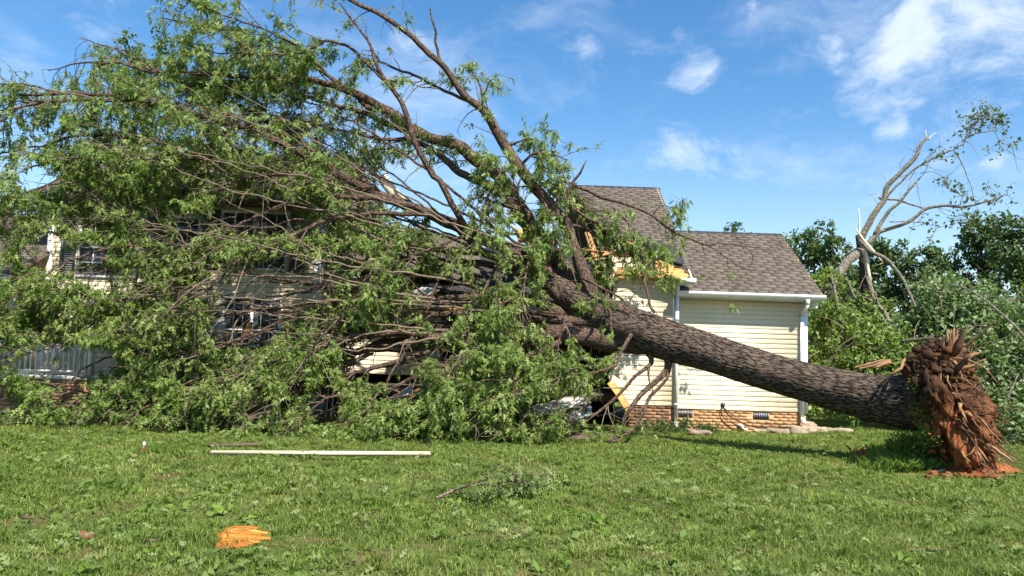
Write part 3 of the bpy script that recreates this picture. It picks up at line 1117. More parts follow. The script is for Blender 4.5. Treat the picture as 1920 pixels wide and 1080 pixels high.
limb([(900, 470, 15.3, .12), (875, 430, 15.1, .09), (850, 387, 14.9, .085), (825, 340, 14.8, .08), (813, 330, 14.8, .08), (790, 290, 14.7, .078), (773, 257, 14.6, .075), (763, 217, 14.5, .07), (747, 183, 14.4, .062), (717, 143, 14.3, .055), (703, 113, 14.2, .045), (690, 77, 14.2, .035), (660, 37, 14.1, .027), (635, 5, 14, .018)], .45)
limb([(720, 150, 14.3, .05), (690, 120, 14.3, .045), (660, 92, 14.4, .042), (633, 80, 14.5, .04), (610, 77, 14.5, .038), (567, 97, 14.6, .035), (493, 102, 14.7, .03), (433, 100, 14.8, .024), (383, 93, 14.8, .016), (330, 80, 14.8, .008)], 1.1)
# main fan to the left
limb([(1060, 560, 15.4, .24), (1000, 500, 15.6, .18), (940, 462, 15.6, .15), (880, 437, 15.5, .13), (800, 400, 15.4, .115), (720, 367, 15.2, .105), (650, 337, 15, .095), (612, 307, 14.9, .085), (567, 290, 14.8, .078), (483, 247, 14.6, .07), (420, 230, 14.5, .065), (350, 207, 14.4, .062), (277, 190, 14.3, .058), (233, 183, 14.2, .054), (167, 177, 14.2, .046), (100, 177, 14.1, .036), (50, 178, 14, .026), (0, 181, 14, .02), (-60, 195, 14, .01)], 1.0)
limb([(660, 345, 14.9, .06), (633, 333, 14.7, .045), (600, 293, 14.6, .04), (533, 253, 14.4, .036), (467, 230, 14.3, .032), (427, 213, 14.2, .03), (380, 200, 14.1, .024), (330, 190, 14, .016), (290, 180, 14, .009)], .7)
limb([(240, 188, 14.2, .045), (143, 187, 14.1, .042), (100, 192, 14, .04), (43, 200, 13.9, .036), (0, 227, 13.8, .03), (-50, 262, 13.8, .02)], .8, .1)
limb([(110, 177, 14.1, .03), (60, 160, 14.1, .026), (0, 157, 14, .02), (-60, 160, 14, .012)], .9, .1)
limb([(980, 480, 15.7, .15), (900, 440, 15.4, .12), (785, 392, 15, .095), (712, 372, 14.8, .088), (650, 370, 14.7, .082), (632, 366, 14.6, .078), (600, 345, 14.5, .066), (580, 327, 14.4, .06), (540, 327, 14.4, .05), (483, 330, 14.3, .045), (433, 327, 14.2, .04), (403, 307, 14.1, .034), (383, 297, 14.1, .03), (300, 300, 14, .027), (187, 293, 13.9, .024), (110, 303, 13.8, .02), (50, 317, 13.8, .015), (0, 350, 13.8, .01)], 1.0)
limb([(640, 368, 14.7, .05), (580, 372, 14.5, .046), (540, 382, 14.4, .042), (482, 405, 14.2, .036), (442, 425, 14.1, .03), (400, 455, 14, .024), (355, 462, 13.9, .03), (330, 457, 13.9, .032), (275, 460, 13.9, .034), (207, 465, 13.8, .032), (145, 485, 13.7, .028), (90, 515, 13.6, .02), (40, 545, 13.5, .013), (0, 570, 13.5, .008)], .8)
limb([(620, 320, 15.2, .07), (567, 317, 15, .065), (500, 297, 14.9, .06), (433, 280, 14.8, .055), (350, 273, 14.7, .05), (273, 263, 14.6, .047), (200, 253, 14.5, .043), (140, 257, 14.4, .036), (77, 273, 14.3, .028), (17, 283, 14.2, .02), (-40, 300, 14.2, .012)], 1.0)
limb([(760, 390, 15.4, .09), (690, 345, 15.6, .08), (600, 285, 15.9, .07), (520, 240, 16.1, .06), (430, 190, 16.2, .05), (330, 150, 16.2, .04), (230, 100, 16.1, .028), (150, 70, 16, .012)], 1.2)
limb([(700, 210, 15.9, .07), (600, 130, 16.2, .055), (500, 80, 16.3, .04), (400, 50, 16.3, .03), (300, 35, 16.3, .015)], 1.2)
limb([(640, 165, 15.6, .05), (560, 90, 15.2, .04), (480, 50, 15.0, .03), (400, 20, 14.9, .02), (330, -10, 14.8, .01)], 1.1)
# middle fan
limb([(1000, 520, 15.6, .15), (940, 485, 15.4, .12), (880, 472, 15.2, .1), (820, 465, 15, .085), (725, 452, 14.8, .075), (662, 450, 14.7, .068), (612, 452, 14.6, .062), (560, 458, 14.5, .054), (480, 470, 14.3, .045), (400, 495, 14.2, .034), (310, 520, 14, .024), (220, 540, 14, .012)], 1.0)
limb([(800, 402, 15.1, .07), (737, 400, 14.7, .06), (665, 405, 14.4, .056), (620, 410, 14.3, .054), (590, 422, 14.2, .05), (560, 437, 14.1, .046), (520, 460, 14, .042), (470, 477, 13.9, .038), (425, 505, 13.8, .034), (400, 535, 13.7, .028), (330, 575, 13.6, .022), (250, 620, 13.5, .014), (190, 650, 13.4, .008)], .9)
limb([(590, 422, 14.3, .035), (555, 410, 14.2, .03), (500, 428, 14.1, .026), (445, 425, 14, .022), (400, 440, 14, .016), (350, 470, 14, .009)], .8)
limb([(1010, 540, 15.5, .12), (930, 500, 15.5, .1), (860, 495, 15.3, .085), (780, 510, 15.1, .07), (700, 520, 14.9, .06), (600, 540, 14.7, .045), (500, 560, 14.5, .03), (400, 575, 14.3, .02), (300, 590, 14.2, .012)], 1.0)
limb([(1160, 610, 14.95, .2), (1060, 590, 15.3, .15), (960, 548, 15.2, .11), (875, 557, 15, .09), (762, 565, 14.9, .078), (675, 572, 14.8, .068), (637, 565, 14.7, .06), (587, 575, 14.6, .055), (525, 587, 14.5, .048), (475, 580, 14.5, .04), (420, 592, 14.4, .032), (340, 610, 14.3, .022), (250, 640, 14.2, .012)], .9)
limb([(1180, 622, 14.85, .2), (1110, 608, 15.0, .17), (1050, 600, 15.2, .14), (960, 590, 15, .1), (850, 590, 14.8, .08), (775, 590, 14.7, .07), (675, 595, 14.6, .06), (620, 590, 14.5, .052), (550, 592, 14.5, .045), (500, 617, 14.4, .04), (450, 635, 14.3, .032), (380, 660, 14.2, .022), (300, 700, 14.1, .012)], .9)
limb([(1240, 640, 14.5, .3), (1150, 640, 14.9, .26), (1060, 625, 14.9, .2), (980, 630, 14.8, .15), (875, 640, 14.6, .12), (800, 630, 14.5, .10), (762, 622, 14.4, .08), (700, 626, 14.3, .066), (662, 630, 14.2, .058), (625, 642, 14.1, .05), (575, 660, 14, .042), (500, 682, 13.9, .034), (462, 695, 13.8, .028), (400, 732, 13.7, .02), (330, 770, 13.6, .012)], .75)
limb([(860, 645, 14.7, .11), (780, 650, 14.8, .11), (700, 655, 14.8, .10), (640, 662, 14.7, .085), (560, 690, 14.6, .07), (470, 720, 14.4, .05), (380, 745, 14.2, .034), (280, 780, 14.0, .018)], .9)
limb([(1200, 625, 14.8, .26), (1120, 610, 15.1, .22), (1030, 610, 15.3, .16), (930, 610, 15.4, .13), (830, 615, 15.3, .11), (720, 640, 15.1, .09), (600, 690, 14.9, .07), (480, 700, 14.7, .05), (350, 720, 14.5, .035), (220, 715, 14.4, .02), (100, 700, 14.3, .01)], 1.1)
limb([(775, 625, 14.3, .06), (770, 640, 14.2, .05), (762, 655, 14.2, .045), (737, 695, 14.1, .04), (722, 728, 14, .034)], .15)
limb([(735, 720, 14.1, .05), (712, 755, 14, .05), (675, 780, 13.9, .045), (637, 792, 13.8, .035), (605, 797, 13.8, .02)], .5)
limb([(660, 560, 14, .03), (645, 577, 13.8, .028), (625, 607, 13.6, .026), (595, 640, 13.5, .024), (575, 672, 13.4, .022), (550, 717, 13.3, .018), (512, 765, 13.2, .014), (462, 810, 13.1, .008)], .6)
limb([(735, 452, 14.3, .03), (722, 480, 14.1, .027), (700, 500, 14, .025), (690, 520, 13.9, .022), (665, 555, 13.8, .016)], .5)
# lower mass, in front of the crushed middle and the porch
limb([(1080, 628, 14.9, .12), (1000, 625, 14.9, .1), (900, 660, 14.4, .08), (800, 700, 14.1, .06), (700, 740, 13.8, .045), (620, 770, 13.7, .03), (540, 800, 13.6, .014)], 1.1)
limb([(1050, 640, 14.8, .08), (960, 690, 14.3, .06), (890, 740, 13.9, .045), (830, 780, 13.6, .03), (760, 810, 13.4, .014)], 1.3)
limb([(1000, 660, 14.5, .05), (960, 720, 14, .04), (920, 770, 13.6, .03), (880, 810, 13.3, .014)], 1.4)
limb([(900, 625, 14.9, .08), (700, 690, 14.4, .06), (480, 735, 14.1, .045), (250, 750, 13.9, .03), (60, 715, 13.8, .012)], 1.1)
limb([(800, 605, 15, .08), (500, 640, 14.6, .055), (250, 655, 14.2, .035), (50, 610, 14, .02), (-60, 595, 14, .01)], 1.1)
limb([(700, 660, 14.5, .06), (480, 770, 14, .04), (330, 800, 13.9, .025), (200, 815, 13.8, .01)], 1.1)
limb([(600, 565, 14.6, .05), (350, 595, 14.2, .035), (150, 570, 14, .022), (0, 545, 13.9, .01)], 1.1)
limb([(500, 620, 14.4, .04), (300, 690, 14, .03), (100, 765, 13.7, .018), (0, 795, 13.6, .01)], 1.1)
limb([(400, 540, 13.9, .035), (250, 560, 13.7, .026), (120, 560, 13.6, .018), (0, 585, 13.5, .01)], .9)
limb([(250, 465, 13.9, .03), (200, 400, 14, .025), (142, 337, 14.1, .02), (82, 380, 14, .014), (45, 404, 14, .008)], .5)
limb([(300, 540, 14, .03), (180, 470, 13.9, .024), (80, 430, 13.8, .018), (0, 400, 13.8, .01)], 1.0)
limb([(420, 500, 14.2, .03), (300, 430, 14.2, .026), (200, 380, 14.2, .02), (100, 360, 14.2, .01)], 1.0)
limb([(350, 640, 14.1, .03), (180, 640, 13.7, .022), (60, 660, 13.5, .015), (-40, 700, 13.4, .008)], 1.1)
limb([(650, 540, 14.6, .05), (500, 520, 14.3, .04), (380, 500, 14.1, .03), (260, 500, 13.9, .018), (150, 520, 13.8, .01)], 1.0)
# right side sprays and the bare branch that lies over the roof
limb([(1045, 400, 15.3, .06), (1050, 342, 15.4, .05), (1085, 352, 15.5, .048), (1135, 372, 15.6, .046), (1185, 387, 15.7, .044), (1220, 402, 15.7, .04), (1255, 430, 15.8, .038), (1282, 443, 15.8, .034), (1330, 461, 15.8, .03), (1348, 456, 15.8, .022), (1386, 461, 15.8, .018), (1423, 465, 15.8, .014), (1438, 472, 15.8, .008)], .16)
limb([(1330, 461, 15.8, .022), (1373, 492, 15.8, .016), (1398, 504, 15.8, .012), (1444, 511, 15.8, .006)], .12)
limb([(1398, 462, 15.8, .013), (1412, 482, 15.8, .013), (1404, 505, 15.8, .01), (1385, 540, 15.7, .006)], .35)
limb([(1225, 402, 15.7, .02), (1240, 385, 15.7, .016), (1262, 388, 15.7, .013), (1290, 372, 15.7, .008)], 1.3)
limb([(1060, 380, 15.3, .05), (1097, 405, 15.4, .045), (1142, 437, 15.5, .04), (1172, 472, 15.6, .03), (1200, 490, 15.6, .02), (1235, 520, 15.6, .01)], .9)
limb([(1150, 390, 15.6, .03), (1180, 420, 15.6, .026), (1205, 455, 15.6, .02), (1230, 480, 15.6, .01)], .9)
limb([(1185, 450, 15.5, .03), (1202, 472, 15.4, .04), (1205, 495, 15.3, .038), (1207, 520, 15.1, .036), (1213, 545, 15, .034), (1225, 585, 14.7, .04)], .15)
limb([(1075, 462, 15.2, .07), (1060, 400, 15, .06), (1070, 350, 14.9, .045), (1090, 320, 14.8, .03), (1100, 300, 14.8, .012)], 1.2)
limb([(975, 310, 15.1, .05), (1000, 290, 15, .035), (1030, 290, 15, .025), (1065, 300, 15, .012)], 1.4)
limb([(950, 275, 15.1, .05), (975, 265, 15, .03), (1010, 262, 15, .015)], 1.2)
limb([(1000, 440, 15.6, .07), (985, 400, 15.2, .05), (970, 360, 14.9, .035), (980, 330, 14.8, .02)], 1.2)
limb([(1035, 440, 15.4, .05), (1000, 470, 14.9, .04), (985, 520, 14.5, .03), (975, 580, 14.2, .02), (970, 640, 14, .01)], 1.2)
limb([(985, 455, 15.4, .04), (995, 470, 15, .03), (985, 520, 14.7, .02), (1010, 545, 14.6, .016), (1015, 580, 14.6, .01)], .5)
limb([(900, 440, 15.3, .06), (860, 480, 14.8, .045), (820, 530, 14.4, .03), (800, 590, 14.1, .015)], 1.2)
limb([(930, 500, 15.2, .05), (900, 560, 14.6, .035), (880, 620, 14.2, .02), (870, 670, 14, .01)], 1.2)
limb([(1185, 650, 14.6, .07), (1190, 620, 14.5, .06), (1165, 660, 14.2, .045), (1150, 685, 14, .035), (1110, 700, 13.8, .022), (1060, 700, 13.7, .012)], 1.1, .3)
limb([(1215, 660, 14.5, .1), (1222, 680, 14.4, .06), (1190, 705, 14.3, .045), (1165, 735, 14.2, .04), (1120, 775, 14, .03), (1080, 800, 13.9, .015)], .5, .4)
limb([(1220, 675, 14.4, .04), (1216, 700, 14.3, .03), (1215, 726, 14.2, .012)], 0)
limb([(1250, 655, 14.4, .14), (1252, 690, 14.3, .09), (1225, 720, 14.1, .07), (1195, 748, 13.9, .062), (1175, 775, 13.8, .05), (1165, 800, 13.7, .03)], .15, .4)
limb([(1255, 685, 14.3, .05), (1250, 710, 14.2, .04), (1220, 745, 14, .045), (1205, 775, 13.8, .04), (1180, 810, 13.6, .03), (1140, 825, 13.4, .018)], .5, .4)
limb([(1030, 650, 14.6, .05), (1000, 700, 14.2, .035), (960, 720, 14, .03), (900, 735, 13.8, .018)], .7)
limb([(1000, 660, 14.4, .03), (1015, 690, 14.2, .026), (1020, 712, 14.1, .016)], 0)
limb([(1100, 790, 13.8, .04), (1050, 790, 13.7, .035), (990, 800, 13.6, .03), (930, 825, 13.5, .015)], 1.1)
limb([(980, 770, 13.7, .04), (970, 795, 13.6, .035), (940, 805, 13.5, .028), (905, 820, 13.4, .012)], .7)
limb([(1120, 700, 14.3, .03), (1060, 740, 13.8, .022), (1000, 790, 13.5, .012)], 1.0)


limb([(960, 390, 15.6, .06), (930, 380, 15, .045), (900, 372, 14.7, .03), (870, 380, 14.5, .014)], 1.4)
limb([(1010, 360, 15.2, .05), (1030, 400, 14.9, .04), (1040, 440, 14.7, .03), (1035, 480, 14.6, .014)], 1.4)
limb([(960, 310, 15.1, .05), (930, 340, 14.8, .04), (905, 400, 14.5, .03), (900, 450, 14.4, .014)], 1.4)
limb([(1000, 350, 15.2, .05), (1040, 345, 15.6, .04), (1065, 365, 15.9, .03), (1090, 400, 16, .014)], 1.5)
limb([(1060, 420, 15.2, .05), (1100, 430, 15.6, .04), (1125, 470, 15.7, .03), (1140, 520, 15.4, .014)], 1.4)
limb([(1090, 520, 15, .05), (1130, 540, 14.7, .035), (1165, 560, 14.5, .02), (1185, 590, 14.4, .01)], .9)
limb([(880, 440, 15.2, .05), (850, 450, 14.7, .04), (800, 470, 14.4, .03), (740, 490, 14.2, .014)], 1.3)
limb([(940, 480, 15.2, .05), (930, 540, 14.6, .04), (940, 600, 14.2, .03), (960, 660, 13.9, .014)], 1.3)
limb([(700, 560, 14.6, .04), (640, 600, 14.1, .03), (600, 660, 13.8, .02), (560, 720, 13.6, .01)], 1.2)
limb([(620, 690, 14.4, .04), (560, 730, 13.9, .03), (480, 760, 13.6, .02), (420, 800, 13.4, .01)], 1.3)
limb([(400, 700, 14.2, .03), (300, 740, 13.8, .022), (220, 780, 13.6, .014), (150, 810, 13.5, .008)], 1.3)
limb([(560, 300, 14.9, .04), (480, 330, 14.6, .03), (400, 350, 14.4, .022), (300, 350, 14.3, .01)], 1.3)
limb([(640, 372, 14.9, .03), (560, 355, 14.8, .025), (470, 360, 14.7, .018), (400, 372, 14.6, .008)], 1.4)
limb([(330, 300, 14.8, .03), (260, 340, 14.8, .022), (180, 365, 14.7, .016), (100, 390, 14.7, .008)], 1.5)
limb([(480, 320, 14.9, .03), (390, 350, 14.9, .022), (300, 375, 14.8, .016), (230, 395, 14.8, .008)], 1.5)
limb([(200, 300, 14.7, .03), (130, 330, 14.7, .02), (75, 350, 14.7, .014), (20, 372, 14.6, .008)], 1.6)
# long thin boughs that fan out between the heavy limbs
_fr = random.Random(5)
for k in range(24):
    f = (k + .5) / 24
    x0_, y0_ = 930 + _fr.uniform(-90, 90) + 60 * f, 440 + 200 * f
    x1_, y1_ = _fr.uniform(-20, 420), 130 + 640 * f + _fr.uniform(-25, 25)
    sag = _fr.uniform(20, 75) * (1.15 - f)
    y_a, y_b = 15.4 - .5 * f, _fr.uniform(14.6, 16.0) - .7 * f
    r0_ = _fr.uniform(.03, .048)
    P_ = []
    for t in (0, .22, .45, .68, .86, 1.0):
        P_.append((x0_ + (x1_ - x0_) * t + _fr.uniform(-8, 8), y0_ + (y1_ - y0_) * t - sag * 4 * t * (1 - t) * (.8 + .4 * t) + _fr.uniform(-6, 6), y_a + (y_b - y_a) * t, r0_ * (1 - .88 * t)))
    limb(P_, .62, .35)
# slender, nearly bare boughs lying on the outside of the crown
for k in range(14):
    f = (k + .5) / 14
    x0_, y0_ = 960 + _fr.uniform(-230, 50), 425 + 215 * f + _fr.uniform(-25, 25)
    x1_, y1_ = _fr.uniform(-30, 520), 130 + 600 * f + _fr.uniform(-95, 95)
    sag = _fr.uniform(-12, 75) * (1.15 - f)
    y_a, y_b = 14.7 - .4 * f, _fr.uniform(13.2, 13.9)
    r0_ = _fr.uniform(.028, .042)
    P_ = []
    for t in (0, .22, .45, .68, .86, 1.0):
        P_.append((x0_ + (x1_ - x0_) * t + _fr.uniform(-14, 14), y0_ + (y1_ - y0_) * t - sag * 4 * t * (1 - t) * (.6 + .8 * t) + _fr.uniform(-13, 13), y_a + (y_b - y_a) * t ** .7, r0_ * (1 - .85 * t)))
    limb(P_, .2, .3)
limb([(190, 380, 14.2, .025), (120, 350, 14.0, .02), (70, 352, 13.9, .014), (20, 380, 13.9, .007)], 1.7)
limb([(230, 420, 14.2, .025), (150, 410, 14.0, .02), (90, 415, 13.9, .014), (30, 440, 13.9, .007)], 1.5)
limb([(300, 470, 14.2, .025), (220, 490, 14.0, .02), (160, 500, 13.9, .014), (90, 520, 13.9, .007)], 1.3)
# the low skirt of the crown, resting on the lawn
for (x0_, y0_, x1_, y1_, ya, yb) in ((960, 700, 760, 800, 13.9, 13.2), (900, 720, 700, 815, 13.8, 13.1), (1000, 720, 860, 825, 13.8, 13.0), (850, 700, 690, 770, 14, 13.4), (1040, 730, 960, 815, 13.7, 13.2), (780, 740, 640, 800, 13.7, 13.2),
                                  (560, 700, 380, 800, 14, 13.4), (460, 720, 280, 815, 13.9, 13.3), (360, 730, 180, 825, 13.8, 13.2), (260, 740, 60, 820, 13.8, 13.2), (140, 760, -30, 825, 13.7, 13.2), (640, 740, 520, 825, 13.6, 13.1), (520, 770, 420, 830, 13.4, 13.0), (240, 660, 60, 760, 13.8, 13.3), (940, 640, 800, 730, 13.9, 13.4), (1000, 660, 930, 760, 13.8, 13.3), (880, 660, 770, 750, 13.9, 13.4), (1100, 690, 1010, 740, 13.9, 13.5), (1130, 740, 1060, 800, 13.7, 13.3), (700, 690, 600, 760, 13.9, 13.5), (640, 640, 520, 700, 14, 13.6), (1060, 600, 1040, 690, 14.1, 13.8), (960, 560, 890, 640, 14.2, 13.8)):
    limb([(x0_, y0_, ya, .03), ((2 * x0_ + x1_) / 3, (2 * y0_ + y1_) / 3 - 14, (2 * ya + yb) / 3, .024), ((x0_ + 2 * x1_) / 3, (y0_ + 2 * y1_) / 3 - 8, (ya + 2 * yb) / 3, .017), (x1_, y1_, yb, .008)], 1.5, .1)
limb([(420, 280, 14.6, .04), (340, 310, 14.4, .03), (250, 330, 14.3, .02), (180, 350, 14.2, .01)], 1.3)


def blocked(p):
    x, y, z = p
    if -11.3 < x < -4.5 and y > 17.0 and z < 5.25 + max(0, y - 17.0) * .52:
        return True
    if 2.2 < x < 7.2 and y > 16.5 and z < 3.4 + max(0, y - 16.6) * .72:
        return True
    if y > 17.6 and -4.6 <= x <= 2.2 and z < 3.6:
        return True
    return z < .03


# openings in the crown (storm-stripped or pushed aside), given as sight lines and angular half-sizes
GAPS = [(105, 478, 44, 34, .85), (165, 474, 36, 24, .6), (480, 402, 82, 34, .9), (360, 418, 34, 26, .85), (540, 530, 86, 52, .95), (465, 605, 66, 48, .92), (725, 672, 72, 48, .88), (420, 545, 60, 30, .7), (210, 520, 60, 24, .6),
        (750, 738, 60, 18, .6), (120, 680, 100, 32, .9), (130, 735, 42, 30, .8), (70, 335, 45, 28, .8), (35, 60, 130, 75, .97), (835, 350, 42, 46, .9), (830, 545, 55, 28, .85), (800, 585, 50, 20, .7),
        (1055, 760, 66, 24, .6), (1205, 600, 55, 75, .9), (1205, 725, 70, 60, .85), (790, 95, 90, 45, .75), (760, 190, 70, 26, .8), (850, 230, 60, 30, .7), (1150, 330, 60, 60, .9), (610, 755, 30, 40, .85), (740, 355, 40, 40, .8),
        (250, 60, 90, 50, .5), (660, 60, 60, 40, .5), (100, 100, 80, 40, .7), (1000, 590, 40, 20, .8)]
CINV = CMAT.T


def pixel(p):
    q = CINV @ (np.asarray(p) - CAM)
    return 960 + F * q[0] / -q[2], 540 - F * q[1] / -q[2]


def thinned(p, clumps=True):
    x, y = pixel(p)
    k = 0.0
    for gx_, gy_, ra, rb_, wt_ in GAPS:
        e = ((x - gx_) / ra) ** 2 + ((y - gy_) / rb_) ** 2
        if e < 1.25:
            k = max(k, wt_ * min(1.0, (1.25 - e) * 2.5))
    if not clumps:
        return RNG.random() < k
    nz = mnoise.noise(Vector(p) * 1.15) + .5 * mnoise.noise(Vector(p) * 2.7)
    k = 1 - (1 - k) * min(1.0, max(.10, .70 + nz * 1.35))
    return RNG.random() < k


twigs = Buf()
lv = Buf()
sec_list = []
LP, LD, LLn = [], [], []


def spray(p, d, n, size=.12):
    """a drooping tuft of leaves at the end of a twig"""
    if blocked(p) or thinned(p):
        return
    k = n
    off = RNG.normal(size=(k, 3)) * .03
    dd = RNG.normal(size=(k, 3)) * .75 + np.asarray(d) * .55 + np.array([0, 0, -.7])
    LP.append(np.asarray(p) + off - np.asarray(d) * RNG.uniform(0, .12, k)[:, None])
    LD.append(dd)
    LLn.append(RNG.uniform(.7, 1.25, k) * size)


def tertiary(p, d, L, leafy):
    t = grow(p, d, L, 3, .16, .22)
    if blocked(t[-1]) or blocked(t[1]) or (leafy > .3 and thinned(t[2], False)):
        return
    tube(twigs, t, np.linspace(.0065, .0022, 4), 3, False, seed=random.random() * 9)
    for i in (1, 2, 3):
        if RNG.random() < .88 * min(1.2, leafy):
            spray(t[i], unit(t[i] - t[i - 1]), RNG.integers(6, 10))


for P, leafy, t0 in LIMBS:
    L = spline(P, .10 if P[0, 3] > .05 else .08)
    n = len(L)
    if n > 6:                                    # slight crookedness
        jit = np.zeros((n, 3))
        for i in range(n):
            s = i * .35
            jit[i] = [mnoise.noise(Vector((s, P[0, 0] * 3.1, c * 7.7))) for c in range(3)]
        env = np.clip(np.arange(n) / 6.0, 0, 1)
        L[:, :3] += jit * env[:, None] * (.045 if leafy > .55 or P[0, 3] < .05 else .022)
    L[:, 2] = np.maximum(L[:, 2], .03)
    rad = np.maximum(L[:, 3] * (.86 if P[0, 3] > .2 else .74), .003)
    rmax = rad.max()
    b = Buf()
    sides = 26 if rmax > .12 else (14 if rmax > .05 else 8)
    tube(b, L[:, :3], rad, sides, True, .10 if rmax > .07 else .05, random.random() * 20)
    b.build('branch', M['branch_bark'] if not (.19 < leafy < .21 and P[0, 3] < .05) else M['twig'], tree, True)
    if leafy <= 0:
        continue
    seg = np.linalg.norm(np.diff(L[:, :3], axis=0), axis=1).sum()
    ns = max(1, int(seg * 5.6 * min(1.0, leafy) ** .8))
    for k in range(ns):
        t = t0 + (1 - t0) * (k + RNG.random()) / ns
        i = min(n - 2, int(t * (n - 1)))
        p = L[i, :3]
        tan = unit(L[i + 1, :3] - L[i, :3])
        side = RNG.normal(size=3)
        side = unit(side - tan * np.dot(side, tan))
        d = unit(tan * .75 + side * .8 + np.array([-.1, .28, -.02]))
        big = RNG.random() < .16
        ln = RNG.uniform(.45, 1.15) * (1.7 if big else 1.0)
        if leafy < .3:
            ln *= .8
        r0 = min(rad[i] * .6, .0075 + .0065 * ln)
        s = grow(p, d, ln, 6, .075, .17)
        if blocked(s[-1]) and blocked(s[3]) or (leafy > .3 and thinned(s[3], False)):
            continue
        rr = np.linspace(r0, .0035, 7)
        if leafy >= .25:
            sec_list.append((ln * r0, s, rr))
        else:
            tube(twigs, s, rr, 5, False, seed=random.random() * 9)
        nt = int(RNG.integers(4, 7) * (1.5 if big else 1) * min(1.0, leafy + .1)) + (1 if leafy > .3 else 0)
        for m in range(nt):
            j = RNG.integers(1, 7)
            dd = unit(s[j] - s[j - 1])
            sv = unit(RNG.normal(size=3))
            tertiary(s[j], unit(dd * .6 + sv * .8 + np.array([0, 0, -.15])), RNG.uniform(.18, .5), leafy)
        if RNG.random() < leafy:
            spray(s[-1], unit(s[-1] - s[-2]), RNG.integers(6, 11))

sec_list.sort(key=lambda a: -a[0])
for k, (_, s, rr) in enumerate(sec_list):
    if k < 215:
        b = Buf()
        s2 = spline(np.column_stack([s, rr]), .09)
        tube(b, s2[:, :3], s2[:, 3], 7, True, .04, random.random() * 9)
        b.build('branch', M['branch_bark'] if k % 2 else M['twig'], tree, True)
    else:
        tube(twigs, s, rr, 4, False, seed=random.random() * 9)
stuff(twigs.build('twigs', M['twig'], tree, True))
LP, LD, LLn = np.concatenate(LP), np.concatenate(LD), np.concatenate(LLn)
LP[:, 2] = np.maximum(LP[:, 2], .05)
leaves(lv, LP, LD, LLn, OAK_V, OAK_T)
stuff(lv.build('leaves', M['oak_leaf'], tree))
print('oak leaves', len(LP), 'secondaries', len(sec_list))

clods = []
# root plate -----------------------------------------------------------
axis = unit(ts[0, :3] - ts[12, :3])             # out of the trunk, towards the roots
ru = unit(np.cross(axis, (0, 0, 1)))
rv = unit(np.cross(ru, axis))
rc = np.array(at(1772, 748, 11.78))
rb = Buf()
nu, nv_ = 90, 60
vv = np.zeros((nv_ + 1, nu, 3))
for i in range(nv_ + 1):
    th = math.pi * i / nv_
    for j in range(nu):
        ph = 2 * math.pi * j / nu
        rim = math.sin(th)
        ax = math.cos(th)
        du, dv_ = math.cos(ph), math.sin(ph)
        q = Vector((du * rim * 1.6, dv_ * rim * 1.6, ax * 1.2))
        k = 1 + .38 * mnoise.noise(q * 1.3) + .26 * mnoise.noise(q * 3.1) + .17 * abs(mnoise.noise(q * 6)) * 1.6 + .08 * mnoise.noise(q * 15)
        Rr = (.92 - .36 * max(0.0, dv_) ** 1.3) * k
        vv[i, j] = rc + (ru * du + rv * dv_) * rim * Rr + axis * (ax * (.46 if ax > 0 else .36) * k + .02 - dv_ * rim * .30)
vv[:, :, 2] = np.maximum(vv[:, :, 2], -.05)
ix = np.arange((nv_ + 1) * nu).reshape(nv_ + 1, nu)
j2 = np.roll(np.arange(nu), -1)
rb.add(vv.reshape(-1, 3), np.stack([ix[:-1], ix[:-1][:, j2], ix[1:][:, j2], ix[1:]], axis=-1).reshape(-1, 4))
rb.build('root_plate', M['soil'], tree, True)


def root_tube(pts, name='root', mat='root_wood', sides=9):
    p = spline(np.array([[*at(a, b_, c), r] for a, b_, c, r in pts]), .05)
    n = len(p)
    for i in range(n):
        p[i, :3] += np.array([mnoise.noise(Vector((i * .4, pts[0][0] * .7, c * 5.0))) for c in range(3)]) * .02 * min(1, i / 4)
    p[:, 2] = np.maximum(p[:, 2], .012)
    b = Buf()
    tube(b, p[:, :3], np.maximum(p[:, 3], .003), sides, True, .14, random.random() * 9)
    return b.build(name, M[mat], tree, True)


root_tube([(1762, 700, 11.7, .12), (1776, 672, 11.68, .085), (1784, 648, 11.65, .04), (1791, 616, 11.62, .006)], mat='root_dark')
root_tube([(1772, 690, 11.62, .09), (1785, 664, 11.6, .06), (1792, 640, 11.58, .028), (1795, 618, 11.58, .005)])
root_tube([(1766, 690, 11.6, .06), (1776, 668, 11.56, .045), (1782, 652, 11.55, .02), (1788, 636, 11.55, .005)], mat='root_dark')
root_tube([(1775, 690, 11.65, .10), (1795, 668, 11.5, .08), (1808, 658, 11.45, .05), (1816, 660, 11.4, .02)], mat='root_dark')
root_tube([(1780, 710, 11.6, .05), (1800, 695, 11.4, .035), (1825, 684, 11.3, .024), (1848, 674, 11.2, .012)])
root_tube([(1795, 780, 11.4, .055), (1820, 800, 11.2, .045), (1848, 828, 11.1, .034), (1875, 850, 11.0, .022), (1900, 868, 10.9, .009)])
root_tube([(1785, 805, 11.3, .036), (1812, 822, 11.1, .03), (1830, 845, 11.0, .026), (1842, 868, 10.95, .012)])
root_tube([(1790, 830, 11.2, .03), (1805, 850, 11.0, .022), (1818, 866, 10.9, .01)])
root_tube([(1800, 765, 11.4, .05), (1825, 758, 11.2, .035), (1850, 753, 11.1, .018)], mat='root_dark')
root_tube([(1795, 740, 11.5, .045), (1815, 728, 11.3, .03), (1830, 722, 11.2, .012)])
root_tube([(1640, 728, 12.3, .02), (1670, 705, 11.75, .018), (1688, 690, 11.7, .022), (1700, 672, 11.8, .026), (1730, 668, 11.8, .03)])
root_tube([(1640, 690, 12.6, .02), (1668, 678, 12.6, .03), (1610, 692, 12.7, .012)][::-1])
